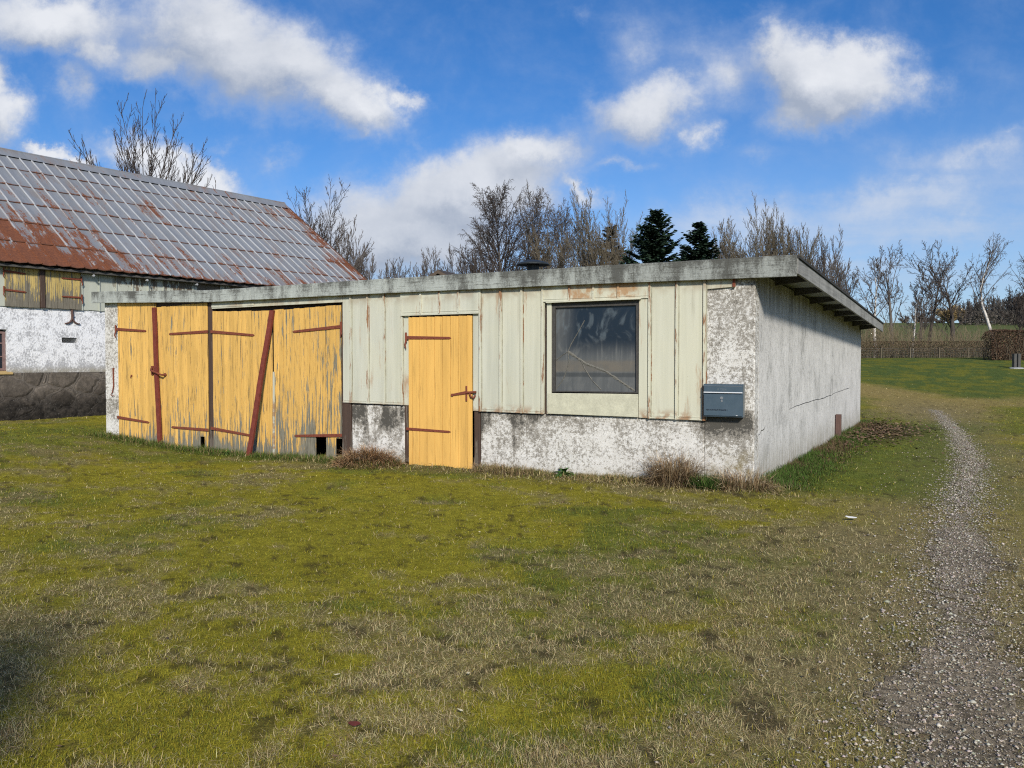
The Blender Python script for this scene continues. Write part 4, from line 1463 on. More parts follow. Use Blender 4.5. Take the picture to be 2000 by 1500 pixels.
def zones(X, Y):
    """weights of what grows where"""
    X = np.asarray(X, float)
    Y = np.asarray(Y, float)
    D, S = track_dist(X, Y)
    wob = fbm(X, Y, 1.3, 4, 3) - 0.5
    hw = np.interp(S, [0, 3, 6, 10, 15, 22, 28, 40], [0.31, 0.28, 0.21, 0.15, 0.13, 0.11, 0.08, 0.0])
    grav = ss(1.0, 0.0, (D + 0.45 * wob - hw * 0.45) / np.maximum(hw * 1.25, 1e-3)) * ss(34, 20, S) * (S > 0) * np.interp(S, [0, 5, 11, 20], [1.0, 0.95, 0.80, 0.72])
    halo = ss(1.55, 0.30, D + 1.1 * wob) * (S > 0) * ss(32, 26, S)
    dryband = ss(2.3, 0.7, D + 1.2 * wob) * ss(22, 27, S) + 0.8 * ss(2.0, 0.4, np.abs(Y - (25.5 + 0.12 * (X - 12))) + wob * 1.5) * ss(11, 14, X) * ss(26, 18, X)
    n1 = fbm(X, Y, 0.55, 4, 1)
    n2 = fbm(X, Y, 1.9, 4, 5)
    n3 = fbm(X, Y, 5.5, 3, 6)
    near = ss(6.6, 4.2, Y)
    bias = 0.13 * near + 0.07 * ss(0.0, 2.5, X) * ss(7.8, 5.0, Y) - 0.03 * ss(6.5, 8.0, Y) + 0.17 * ss(-3.2, -5.5, X) * ss(9.8, 8.2, Y) * ss(6.5, 7.5, Y)
    straw = ss(0.47, 0.70, 0.52 * n1 + 0.48 * n2 + bias + 0.42 * (n3 - 0.5))
    green = ss(0.50, 0.64, 0.6 * fbm(X, Y, 0.45, 3, 8) + 0.4 * fbm(X, Y, 1.6, 3, 9) + 0.10 * ss(9.0, 13.0, Y) - 0.02 * near)
    soil = ss(0.615, 0.70, 0.42 * fbm(X, Y, 4.5, 3, 12) + 0.58 * fbm(X, Y, 11.0, 3, 13) + 0.035 * near)
    lx, ly = SH.l(X, Y)
    # dry strip at the foot of the front wall, weeds along the side wall
    front = ss(-1.05, -0.25, ly + 0.5 * wob) * ss(0.4, 0.0, ly) * ss(-6.6, -5.8, lx) * ss(0.8, 0.3, lx)
    gate = ss(-0.8, -0.2, ly + 0.4 * wob) * ss(0.3, 0.0, ly) * ss(-12.2, -11.5, lx) * ss(-5.6, -6.6, lx)
    side = ss(0.95, 0.35, lx - ly * SK + 0.6 * wob) * ss(-0.3, 0.3, ly) * ss(12.5, 11.0, ly) * (lx - ly * SK > -0.1)
    verge = ss(3.2, 1.6, lx - ly * SK + 0.8 * wob) * ss(-0.9, 0.6, ly) * ss(14.0, 11.5, ly) * (lx - ly * SK > -0.1)
    litter = ss(1.7, 0.8, np.hypot((lx - 0.85) * 1.3, (ly - 9.2) * 0.55) + wob * 1.2)
    far = ss(22, 30, Y)
    field = ss(50, 53, Y)
    return dict(D=D, S=S, grav=grav, halo=halo, dry=np.clip(dryband, 0, 1), straw=straw, green=green, soil=soil, front=front, gate=gate, verge=verge, side=side, litter=litter, far=far, field=field, n2=n2, n3=n3)


MOSS = np.array((0.242, 0.214, 0.023))
GREEN = np.array((0.115, 0.145, 0.027))
DEEP = np.array((0.074, 0.108, 0.030))
STRAW = np.array((0.44, 0.365, 0.19))
DRY = np.array((0.30, 0.225, 0.085))
SOIL = np.array((0.045, 0.033, 0.020))
GRAV = np.array((0.26, 0.212, 0.145))


def mixc(c, k, w):
    w = np.asarray(w)[..., None]
    return c * (1 - w) + k * w


def ground_col(Z):
    c = np.ones(Z['D'].shape + (3,)) * MOSS
    c = c * (0.78 + 0.5 * Z['n2'])[..., None]
    c = mixc(c, GREEN, Z['green'] * 0.65)
    c = mixc(c, np.array((0.20, 0.168, 0.075)), Z['straw'] * 0.80)
    c = mixc(c, DEEP * 1.0, Z['far'] * 0.9 * (1 - 0.9 * Z['dry']))
    c = mixc(c, MOSS * 0.9, Z['far'] * 0.5 * ss(0.45, 0.62, Z['n2']))
    c = mixc(c, DRY * 0.95, Z['dry'] * 0.85)
    c = mixc(c, np.array((0.24, 0.193, 0.09)), Z['halo'] * 0.80)
    c = mixc(c, np.array((0.15, 0.12, 0.055)), Z['front'] * 0.8)
    c = mixc(c, GREEN * 0.75, Z['gate'] * 0.8)
    c = mixc(c, GREEN * 0.95, Z['verge'] * 0.75)
    c = mixc(c, GREEN * 0.6, Z['side'] * 0.85)
    c = mixc(c, np.array((0.06, 0.042, 0.025)), Z['litter'] * 0.8)
    c = mixc(c, SOIL, Z['soil'] * 0.65 * (1 - Z['far']))
    c = mixc(c, GRAV * 0.75, Z['grav'] * 0.6)
    c = mixc(c, np.array((0.095, 0.115, 0.042)), Z['field'])
    return c


def surf(X, Y, D=None):
    h = height(X, Y)
    r = np.hypot(X, Y)
    if D is None:
        D, _ = track_dist(X, Y)
    k = (0.12 + 0.88 * ss(0.35, 1.2, D)) * (1 - ss(25, 45, r))
    lump = 0.050 * (fbm(X, Y, 1.7, 3, 21) - 0.5) + 0.040 * (fbm(X, Y, 6.0, 3, 22) - 0.5)
    return h + lump * k


def build_ground():
    na1, na2 = 980, 70
    a = np.concatenate([np.linspace(-R(58), R(58), na1, endpoint=False), np.linspace(R(58), 2 * math.pi - R(58), na2, endpoint=False)])
    nr = 620
    r = 0.35 * (900 / 0.35) ** (np.linspace(0, 1, nr))
    A, RR = np.meshgrid(a, r)
    X = RR * np.sin(A)
    Y = RR * np.cos(A)
    Z = zones(X, Y)
    H = surf(X, Y, Z['D'])
    C = ground_col(Z)
    na = na1 + na2
    V = np.stack([X, Y, H], -1).reshape(-1, 3)
    i = np.arange(nr - 1)[:, None] * na
    j = np.arange(na)[None, :]
    j2 = (j + 1) % na
    Q = np.stack([i + j, i + j2, i + na + j2, i + na + j], -1).reshape(-1, 4)[:, ::-1]
    V = np.vstack([V, [[0, 0, 0]]])
    fan = np.stack([np.arange(na), np.full(na, len(V) - 1), np.full(na, len(V) - 1), (np.arange(na) + 1) % na], -1)
    C = np.vstack([C.reshape(-1, 3), [MOSS]])
    o = np_mesh('ground', V, Q, C, 'ground_turf')
    o.data.polygons.foreach_set('use_smooth', np.ones(len(o.data.polygons), bool))
    tag(o, kind='structure')
    # small fan closes the middle
    return o


build_ground()


def build_track():
    s = np.arange(1.0, 28.0, 0.035)
    t = np.arange(-0.95, 0.951, 0.035)
    cx = np.interp(s, _s, TXs)
    cy = np.interp(s, _s, TYs)
    dx, dy = np.gradient(cx), np.gradient(cy)
    l = np.hypot(dx, dy)
    nx, ny = -dy / l, dx / l
    X = cx[:, None] + nx[:, None] * t[None, :]
    Y = cy[:, None] + ny[:, None] * t[None, :]
    Z = zones(X, Y)
    fine = fbm(X, Y, 9, 3, 31)
    keep = Z['grav'] + 0.9 * (fine - 0.5) + 0.7 * (fbm(X, Y, 3.0, 3, 35) - 0.5) > 0.56 + 0.22 * ss(7, 22, s)[:, None] - 0.55 * ss(8, 20, s)[:, None] * (fbm(X, Y, 2.0, 3, 36) - 0.5)
    H = surf(X, Y, Z['D']) + 0.004
    C = np.ones(X.shape + (3,)) * GRAV
    C = mixc(C, np.array((0.19, 0.152, 0.07)), ss(6, 17, np.broadcast_to(s[:, None], X.shape)) * 0.75)
    C = mixc(C, np.array((0.13, 0.108, 0.05)), ss(0.75, 0.35, Z['grav'] + 0.5 * (fine - 0.5)) * 0.8)
    C = C * (0.7 + 0.6 * fbm(X, Y, 2.2, 3, 33))[..., None]
    n, m = X.shape
    idx = np.arange(n * m).reshape(n, m)
    q = np.stack([idx[:-1, :-1], idx[1:, :-1], idx[1:, 1:], idx[:-1, 1:]], -1).reshape(-1, 4)
    kq = (keep[:-1, :-1] & keep[1:, :-1] & keep[1:, 1:] & keep[:-1, 1:]).ravel()
    q = q[kq][:, ::-1]
    used = np.unique(q)
    remap = np.zeros(n * m, int)
    remap[used] = np.arange(len(used))
    V = np.stack([X, Y, H], -1).reshape(-1, 3)[used]
    o = np_mesh('gravel_track', V, remap[q], C.reshape(-1, 3)[used], 'gravel_ground')
    tag(o, kind='structure')


build_track()


def build_stones():
    rs = np.random.RandomState(3)
    N = 38000
    s = 1.6 + 25 * rs.rand(N) ** 2.5
    spread = np.interp(s, [0, 3, 8, 15, 20], [0.42, 0.36, 0.24, 0.17, 0.14])
    t = rs.randn(N) * spread * 0.8
    wide = rs.rand(N) < 0.06
    t = np.where(wide, rs.uniform(-1.3, 1.0, N), t)
    cx = np.interp(s, _s, TXs)
    cy = np.interp(s, _s, TYs)
    dx = np.interp(s + .2, _s, TXs) - cx
    dy = np.interp(s + .2, _s, TYs) - cy
    l = np.hypot(dx, dy)
    X = cx - dy / l * t
    Y = cy + dx / l * t
    D, S = track_dist(X, Y)
    H = surf(X, Y, D)
    base = np.array([(1, 0, 0), (-1, 0, 0), (0, 1, 0), (0, -1, 0), (0, 0, 1), (0, 0, -1)], float)
    tri = np.array([(0, 2, 4), (2, 1, 4), (1, 3, 4), (3, 0, 4), (2, 0, 5), (1, 2, 5), (3, 1, 5), (0, 3, 5)])
    size = 0.0030 + 0.0085 * rs.rand(N) ** 4
    size = np.where(rs.rand(N) < 0.012, size * 1.5, size) * np.interp(Y, [3, 12], [1.0, 1.5])
    sc = size[:, None] * np.stack([rs.uniform(.8, 1.4, N), rs.uniform(.7, 1.1, N), rs.uniform(.4, .8, N)], -1)
    P = base[None] * sc[:, None, :] * rs.uniform(.7, 1.15, (N, 6, 1))
    an = rs.rand(N) * 6.28
    c, s_ = np.cos(an)[:, None], np.sin(an)[:, None]
    Vx = P[..., 0] * c - P[..., 1] * s_ + X[:, None]
    Vy = P[..., 0] * s_ + P[..., 1] * c + Y[:, None]
    Vz = P[..., 2] + H[:, None] + 0.008
    V = np.stack([Vx, Vy, Vz], -1).reshape(-1, 3)
    T = (tri[None] + (np.arange(N) * 6)[:, None, None]).reshape(-1, 3)
    b = rs.uniform(0.17, 0.48, N) * np.interp(Y, [4, 14], [1.0, 0.8]) + (rs.rand(N) < 0.06) * 0.2
    col = b[:, None] * np.array([1.0, 0.90, 0.74]) * rs.uniform(.92, 1.08, (N, 3))
    o = np_mesh('gravel', V, T, np.repeat(col, 6, 0), 'stone_bits')
    tag(o, 'loose grey and pale stones strewn along the wheel track', None, None, 'stuff')


build_stones()


def blades(X, Y, H, L, W, az, tilt, bend, col, tipcol, rs):
    """five-vertex blades, vectorised: returns vertices, triangles, colours"""
    n = len(X)
    dx, dy = np.cos(az), np.sin(az)
    wx, wy = -dy, dx
    roll = rs.uniform(-.5, .5, n)
    def pt(s, tl):
        return np.stack([dx * np.sin(tl) * s, dy * np.sin(tl) * s, np.cos(tl) * s], -1)
    B = np.stack([X, Y, H], -1)
    m = B + pt(L * 0.5, tilt)
    t2 = tilt + bend
    tip = m + pt(L * 0.5, t2)
    tip[:, 2] = np.maximum(tip[:, 2], H + 0.004)
    wv = np.stack([wx, wy, roll], -1) * (W * 0.5)[:, None]
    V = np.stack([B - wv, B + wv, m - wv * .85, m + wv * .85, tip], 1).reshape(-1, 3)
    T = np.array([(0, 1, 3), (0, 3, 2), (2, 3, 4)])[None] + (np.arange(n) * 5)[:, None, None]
    C = np.stack([col * .5, col * .5, col, col, tipcol], 1).reshape(-1, 3)  # roots darkened: shade between the blades is put into the colour
    return V, T.reshape(-1, 3), C


def lawn_colours(Z, rs, n):
    u = rs.rand(n)
    c = np.tile(MOSS * 1.12, (n, 1))
    ws = np.clip(0.07 + 0.80 * Z['straw'] + 0.45 * Z['dry'] + 0.55 * Z['front'] + 0.35 * Z['halo'], 0, 0.92)
    ws = ws * (1 - 0.75 * Z['verge'])
    wg = np.clip(0.16 + 0.5 * Z['verge'] + 0.5 * Z['green'] + 0.6 * Z['gate'] + 0.7 * Z['side'] + 0.75 * Z['far'], 0, 0.95)
    isg = rs.rand(n) < wg
    c[isg] = GREEN * 1.1
    deep = isg & (rs.rand(n) < 0.35 + 0.6 * Z['far'])
    c[deep] = DEEP
    iss = u < ws * (1 - 0.8 * Z['far'] * (1 - Z['dry']))
    c[iss] = STRAW * 1.15
    brown = iss & (rs.rand(n) < 0.35)
    c[brown] = np.array((0.21, 0.145, 0.065))
    c *= rs.uniform(0.62, 1.3, (n, 1)) * rs.uniform(.92, 1.08, (n, 3))
    return c, iss


def build_grass():
    rs = np.random.RandomState(5)
    N = 640000
    y0, y1 = 2.4, 46.0
    e = 0.85
    u = rs.rand(N)
    Y = (y0 ** -e + u * (y1 ** -e - y0 ** -e)) ** (-1 / e)
    X = Y * rs.uniform(-0.80, 0.80, N)
    lx, ly = SH.l(X, Y)
    bx, by = BA.l(X, Y)
    inside = ((lx > -11.72) & (lx < 0.36) & (ly > -0.01) & (ly < 11.1)) | ((bx > -7) & (bx < 11.4) & (by > -0.15) & (by < 9))
    k = ~inside
    X, Y = X[k], Y[k]
    Z = zones(X, Y)
    k = (rs.rand(len(X)) > Z['grav'] * 0.92) & (rs.rand(len(X)) > 0.75 * Z['soil'] * (1 - Z['far'])) & (rs.rand(len(X)) > 0.5 * Z['halo'])
    X, Y = X[k], Y[k]
    Z = {a: b[k] for a, b in Z.items()}
    n = len(X)
    H = surf(X, Y, Z['D']) - 0.004
    c, iss = lawn_colours(Z, rs, n)
    L = np.where(iss, rs.uniform(0.022, 0.062, n), rs.uniform(0.010, 0.030, n)) * (1 + 0.5 * Z['green'] * ~iss + 1.3 * Z['front'] + 1.6 * Z['side'] + 1.0 * Z['gate'])
    L *= np.interp(Y, [3, 20, 40], [1.0, 1.0, 0.8])
    W = np.interp(Y, [2.5, 6, 12, 30], [0.0014, 0.0023, 0.0050, 0.014]) * rs.uniform(.7, 1.3, n)
    az = rs.rand(n) * 6.2832
    tilt = np.where(iss, rs.uniform(0.85, 1.53, n), rs.uniform(0.2, 1.15, n))
    bend = np.where(iss, rs.uniform(-0.9, 1.1, n), rs.uniform(-0.3, 0.75, n))
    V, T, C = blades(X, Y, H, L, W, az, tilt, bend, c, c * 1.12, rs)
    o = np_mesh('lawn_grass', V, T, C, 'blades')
    tag(o, 'short mossy lawn grass with straw coloured patches', None, None, 'stuff')
    # taller growth at the foot of the walls
    n = 9000
    lx = rs.uniform(-3.7, 0.35, n)
    ly = -np.abs(rs.randn(n)) * 0.16 - 0.02
    X1, Y1 = SH.w(lx, ly)
    c1 = np.where((rs.rand(n) < 0.62)[:, None], np.array((0.30, 0.225, 0.105)), np.array((0.09, 0.11, 0.025))) * rs.uniform(.55, 1.3, (n, 1))
    L1 = rs.uniform(0.035, 0.12, n) * (0.6 + 0.8 * fbm(lx, ly * 0, 1.7, 2, 40))
    n2 = 7000
    lx2 = rs.uniform(-11.7, -5.0, n2)
    ly2 = -np.abs(rs.randn(n2)) * 0.17 - 0.06
    X2, Y2 = SH.w(lx2, ly2)
    c2 = np.where((rs.rand(n2) < 0.25)[:, None], np.array((0.26, 0.20, 0.09)), np.array((0.075, 0.115, 0.022))) * rs.uniform(.6, 1.3, (n2, 1))
    L2 = rs.uniform(0.05, 0.14, n2)
    n3 = 26000
    ly3 = rs.uniform(0.05, 11.6, n3)
    off = np.abs(rs.randn(n3)) * 0.27 + 0.015
    lx3 = ly3 * SK + off
    X3, Y3 = SH.w(lx3, ly3)
    gsel = rs.rand(n3)
    lit = fbm(lx3, ly3, 0.9, 3, 50)
    c3 = np.where((gsel < np.clip((lit - 0.40) * 4, 0.1, 0.8))[:, None], np.array((0.115, 0.08, 0.045)), np.array((0.062, 0.105, 0.022))) * rs.uniform(.5, 1.35, (n3, 1))
    L3 = rs.uniform(0.05, 0.20, n3) * np.exp(-off * 1.6)
    for nm, lab, X_, Y_, c_, L_, w_ in (('wall_grass', 'ragged dry grass at the foot of the white front wall', X1, Y1, c1, L1, 0.0045), ('gate_grass', 'green grass at the foot of the yellow gates', X2, Y2, c2, L2, 0.005),
                                    ('side_weeds', 'dark green weeds along the shaded garage side wall', X3, Y3, c3, L3, 0.0065)):
        m_ = len(X_)
        V, T, C = blades(X_, Y_, surf(X_, Y_) - .004, L_, np.full(m_, w_) * rs.uniform(.7, 1.4, m_), rs.rand(m_) * 6.28, rs.uniform(0.05, 1.0, m_), rs.uniform(0.0, 0.9, m_), c_, c_ * 1.15, rs)
        o = np_mesh(nm, V, T, C, 'blades')
        tag(o, lab, None, None, 'stuff')


build_grass()


def build_litter_leaves():
    """dead leaves in the lee of the side wall"""
    rs = np.random.RandomState(8)
    n = 1500
    ly = rs.randn(n) * 1.7 + 8.8
    lx = np.abs(rs.randn(n)) * 0.65 + 0.1 + np.clip(ly, 0, 11) * SK
    k = (ly > 0.5)
    lx, ly = lx[k], ly[k]
    n = len(lx)
    X, Y = SH.w(lx, ly)
    H = surf(X, Y) + rs.uniform(0.02, 0.09, n)
    az = rs.rand(n) * 6.28
    s = rs.uniform(0.02, 0.045, n)
    a = np.stack([np.cos(az), np.sin(az), rs.uniform(-.5, .5, n)], -1) * s[:, None]
    b = np.stack([-np.sin(az), np.cos(az), rs.uniform(-.5, .5, n)], -1) * (s * 0.6)[:, None]
    P = np.stack([X, Y, H], -1)
    V = np.stack([P - a, P + b, P + a, P - b], 1).reshape(-1, 3)
    Q = np.arange(n * 4).reshape(-1, 4)
    c = np.array((0.12, 0.08, 0.05)) * rs.uniform(.35, 1.9, (n, 1)) * rs.uniform(.9, 1.1, (n, 3))
    o = np_mesh('dead_leaves', V, Q, np.repeat(c, 4, 0), 'leafage')
    tag(o, 'brown dead leaves gathered by the rear of the side wall', None, None, 'stuff')


build_litter_leaves()


def tuft(name, label, cat, X, Y, n, rad, Lr, cols, tilt, bend, W, seed, aspect=1.0, rz=0.0, dome=0.0):
    rs = np.random.RandomState(seed)
    r = rad * np.sqrt(rs.rand(n))
    a = rs.rand(n) * 6.28
    px, py = r * np.cos(a) * aspect, r * np.sin(a)
    c_, s_ = math.cos(rz), math.sin(rz)
    x, y = px * c_ - py * s_, px * s_ + py * c_
    g0 = float(surf(np.array([X]), np.array([Y]))[0])
    H = surf(X + x, Y + y) - g0 - 0.01 + dome * (1 - (r / rad) ** 2)
    az = np.arctan2(y, x) + rs.randn(n) * 0.9
    tl = rs.uniform(*tilt, n) * (0.35 + 0.65 * r / rad)
    L = rs.uniform(*Lr, n)
    ci = rs.randint(0, len(cols), n)
    col = np.array(cols)[ci] * rs.uniform(.55, 1.35, (n, 1))
    V, T, C = blades(x, y, H, L, np.full(n, W) * rs.uniform(.6, 1.4, n), az, tl, rs.uniform(*bend, n), col, col * 1.1, rs)
    o = np_mesh(name, V, T, C, 'blades')
    o.location = (X, Y, g0)
    return tag(o, label, cat)


BR = [(0.26, 0.17, 0.09), (0.36, 0.26, 0.15), (0.19, 0.12, 0.065), (0.42, 0.33, 0.20)]
RD = [(0.40, 0.24, 0.12), (0.34, 0.19, 0.095), (0.38, 0.24, 0.13), (0.22, 0.125, 0.07), (0.44, 0.33, 0.19)]
GD = [(0.05, 0.095, 0.02), (0.07, 0.13, 0.025), (0.035, 0.07, 0.016)]
def sw(x, y):
    return SH.w(x, y)
X, Y = sw(-5.42, -0.42)
tuft('dry_grass_mound', 'low heap of matted reddish dry grass left of the single yellow door', 'grass tuft', X, Y, 1900, 0.46, (0.10, 0.30), RD, (0.7, 1.55), (0.3, 1.3), 0.0055, 1, 1.0, 0, 0.17)
X, Y = sw(-0.92, -0.24)
tuft('dry_grass_tuft', 'tall shaggy tuft of brown dry grass below the window side of the wall', 'grass tuft', X, Y, 1200, 0.22, (0.25, 0.60), BR, (0.05, 1.5), (0.2, 1.5), 0.005, 2, 1.25, SH.rot, 0.05)
X, Y = sw(-0.10, -0.20)
tuft('dry_grass_tuft', 'brown dry grass tuft growing at the foot of the wall corner', 'grass tuft', X, Y, 700, 0.26, (0.12, 0.38), BR, (0.1, 1.3), (0.2, 1.4), 0.005, 3, 1.3, SH.rot, 0.02)
X, Y = sw(-0.50, -0.30)
tuft('green_grass_clump', 'small dense dark green grass clump between two dry tufts', 'grass tuft', X, Y, 1200, 0.17, (0.08, 0.20), GD, (0.1, 1.1), (0.0, 0.8), 0.006, 4, 1.3, SH.rot, 0.02)
X, Y = sw(-3.30, -0.20)
tuft('dry_grass_tuft', 'thin pale dry grass tuft right of the single yellow door', 'grass tuft', X, Y, 600, 0.30, (0.10, 0.24), BR, (0.2, 1.3), (0.2, 1.2), 0.0045, 7, 1.5, SH.rot, 0.0)


def weed(X, Y, n, L, seed, label):
    """rosette of broad lobed leaves"""
    r = random.Random(seed)
    m = MB()
    for k in range(n):
        az = k * 2.4 + r.uniform(-.3, .3)
        t = r.uniform(0.15, 1.15)
        l = L * r.uniform(.6, 1.1)
        w = l * 0.16
        prev = None
        pts = []
        for i in range(6):
            s = i / 5
            tl = t + 0.8 * s
            rr_ = l * s
            pts.append((rr_ * math.sin(tl) * math.cos(az), rr_ * math.sin(tl) * math.sin(az), rr_ * math.cos(tl) + 0.005, w * (0.25 + 1.5 * s * (1.05 - s)) * (1.25 if i % 2 else 0.85)))
        v, f = [], []
        for (x, y, z, ww) in pts:
            v += [(x + math.sin(az) * ww, y - math.cos(az) * ww, z + ww * .25), (x, y, z), (x - math.sin(az) * ww, y + math.cos(az) * ww, z + ww * .25)]
        for i in range(5):
            f += [(3 * i, 3 * i + 1, 3 * i + 4, 3 * i + 3), (3 * i + 1, 3 * i + 2, 3 * i + 5, 3 * i + 4)]
        b = r.uniform(.7, 1.3)
        m.add(v, f, (0.045 * b, 0.10 * b, 0.022 * b))
    o = m.build('weed_plant', 'leafage')
    o.location = (X, Y, float(surf(np.array([X]), np.array([Y]))[0]))
    return tag(o, label, 'weed')


X, Y = sw(-2.42, -0.14)
weed(X, Y, 34, 0.20, 1, 'dark green leafy weed against the white wall below the window')
X, Y = sw(-8.35, -0.30)
weed(X, Y, 18, 0.12, 2, 'low green weed at the foot of the slanting iron bar')

# litter on the lawn
def scrap(name, u_x, u_y, l, w, matn, label, cat, seed, rz):
    r = random.Random(seed)
    m = MB()
    n = 12
    v = [(0, 0, 0.012)]
    for k in range(n):
        a = 2 * math.pi * k / n
        v.append((l * math.cos(a) * r.uniform(.88, 1.08), w * math.sin(a) * r.uniform(.85, 1.1), 0.012 + 0.05 * l * math.cos(2 * a) + r.uniform(0, .003)))
    m.add(v, [(0, 1 + k, 1 + (k + 1) % n) for k in range(n)])
    o = m.build(name, matn)
    o.location = (u_x, u_y, float(surf(np.array([u_x]), np.array([u_y]))[0]) + 0.022)
    o.rotation_euler = (r.uniform(-.2, .2), r.uniform(-.2, .2), rz)
    return tag(o, label, cat)


scrap('paper_scrap', 3.21, 7.71, 0.055, 0.026, 'litter_white', 'white paper scrap lying on the grass beside the track', 'litter', 1, -0.6)
scrap('red_leaf', -0.635, 3.25, 0.024, 0.018, 'leaf_red', 'single dark red dead leaf on the near lawn', 'leaf', 2, 0.4)
for k, (u, v) in enumerate([(659, 1331), (913, 1333), (898, 1407), (645, 1212), (937, 1050), (773, 1034), (1580, 1150), (1728, 861), (1752, 861)]):
    rr_ = ray(u, v)
    t_ = -EYE / rr_[2]
    o = scrap('pale_leaf', rr_[0] * t_, rr_[1] * t_, 0.016 if v > 900 else 0.04, 0.007 if v > 900 else 0.018, 'leaf_pale', 'small pale dead leaf lying on the lawn', 'leaf', 10 + k, k * 1.3)
    o['group'] = 'pale dead leaves on the lawn'


def near_shrub():
    """unseen evergreen bush beside the camera, added so its shadow darkens the near left lawn"""
    rs = np.random.RandomState(12)
    X, Y = -2.28, 0.6
    g0 = hz(X, Y)
    e = empty('shade_shrub', (X, Y, g0), 0, 'unseen evergreen shrub added to shade the near left corner of the lawn', 'shrub')
    n = 7000
    a = rs.randn(n, 3)
    a /= np.linalg.norm(a, axis=1, keepdims=True)
    rad = rs.rand(n) ** 0.4
    P = a * rad[:, None] * np.array((0.75, 0.8, 1.05)) + np.array((0, 0, 1.15))
    P *= (0.8 + 0.4 * fbm(a[:, 0] * 2 + 5, a[:, 1] * 2 + a[:, 2], 1.5, 3, 3))[:, None]
    P[:, 2] = np.abs(P[:, 2])
    b = rs.randn(n, 3)
    c = np.cross(a, b)
    c /= np.linalg.norm(c, axis=1, keepdims=True)
    b /= np.linalg.norm(b, axis=1, keepdims=True)
    s = rs.uniform(.03, .06, (n, 1))
    V = np.stack([P - b * s, P + c * s * .5, P + b * s, P - c * s * .5], 1).reshape(-1, 3)
    col = np.array((0.03, 0.06, 0.02)) * rs.uniform(.5, 1.5, (n, 1))
    np_mesh('foliage', V, np.arange(n * 4).reshape(-1, 4), np.repeat(col, 4, 0), 'leafage', e)
    m = MB()
    for k in range(6):
        t = k * 1.05
        m.tube([(0.05 * math.cos(t), 0.05 * math.sin(t), -.1), (0.2 * math.cos(t), 0.2 * math.sin(t), 0.7), (0.45 * math.cos(t), 0.45 * math.sin(t), 1.5)], [0.03, 0.02, 0.008], 6)
    m.build('stem', 'bark_dark', e)


near_shrub()


def leaf_bits():
    """crumbs of last year's leaves caught in the grass"""
    rs = np.random.RandomState(18)
    n = 900
    Y = 2.6 + 14 * rs.rand(n) ** 1.4
    X = Y * rs.uniform(-.75, .7, n)
    lx, ly = SH.l(X, Y)
    k = ~((lx > -11.8) & (lx < 0.5) & (ly > -0.1))
    X, Y = X[k], Y[k]
    n = len(X)
    H = surf(X, Y) + rs.uniform(0.008, 0.022, n)
    az = rs.rand(n) * 6.28
    s = rs.uniform(0.005, 0.014, n)
    a = np.stack([np.cos(az), np.sin(az), rs.uniform(-.3, .3, n)], -1) * s[:, None]
    b = np.stack([-np.sin(az), np.cos(az), rs.uniform(-.3, .3, n)], -1) * (s * rs.uniform(.3, .7, n))[:, None]
    P = np.stack([X, Y, H], -1)
    V = np.stack([P - a, P + b, P + a, P - b], 1).reshape(-1, 3)
    base = np.array([(0.09, 0.055, 0.03), (0.14, 0.09, 0.05), (0.05, 0.035, 0.025), (0.45, 0.38, 0.24)])[rs.choice(4, n, p=[.4, .3, .24, .06])]
    c = base * rs.uniform(.6, 1.3, (n, 1))
    o = np_mesh('leaf_crumbs', V, np.arange(n * 4).reshape(-1, 4), np.repeat(c, 4, 0), 'leafage')
    tag(o, 'brown crumbs of old leaves caught in the lawn', None, None, 'stuff')


leaf_bits()
# ================================================================== TREES
def grow(out, r, p, d, L, r0, r1, lvl, S):
    n = 9 if lvl == 0 else 5
    jit, up = S['jit'][lvl], S['up'][lvl]
    pts, rad = [p.copy()], [r0]
    for i in range(n - 1):
        d = d + Vector((r.gauss(0, jit), r.gauss(0, jit), r.gauss(0, jit) * .6)) + Vector((S.get('lean', 0) * (lvl == 0), 0, up))
        d.normalize()
        p = p + d * (L / (n - 1))
        pts.append(p.copy())
        rad.append(r0 + (r1 - r0) * (i + 1) / (n - 1))
    out.setdefault(lvl, []).append((pts, rad))
    if lvl + 1 >= S['levels']:
        return
    cnt = S['n'][lvl]
    cnt = int(cnt if lvl == 0 else max(2, cnt * r.uniform(.6, 1.3)))
    lo = S['lo'][lvl]
    ph = r.uniform(0, 6.28)
    for k in range(cnt):
        t = lo + (1 - lo) * (k + r.random()) / cnt
        f = t * (n - 1)
        i = min(int(f), n - 2)
        q = pts[i].lerp(pts[i + 1], f - i)
        ax = (pts[i + 1] - pts[i]).normalized()
        rr0 = rad[i] + (rad[i + 1] - rad[i]) * (f - i)
        a = ax.cross(Vector((0.3, 0.2, 0.93) if abs(ax.z) < 0.9 else (1, 0.1, 0))).normalized()
        b = ax.cross(a)
        ph += 2.4 + r.uniform(-.5, .5)
        ang = S['ang'][lvl] * r.uniform(.75, 1.25) * (S['angf'](t) if lvl == 0 and 'angf' in S else 1.15 - 0.35 * t)
        nd = ax * math.cos(ang) + (a * math.cos(ph) + b * math.sin(ph)) * math.sin(ang)
        prof = S['prof'](t) if lvl == 0 else (1.05 - 0.55 * t)
        cl = L * S['ratio'][lvl] * prof * r.uniform(.7, 1.2)
        cr = max(S['tip'] * 1.2, min(rr0 * 0.72, S['rr'][lvl] * cl))
        grow(out, r, q, nd, cl, cr, max(S['tip'], cr * .3), lvl + 1, S)


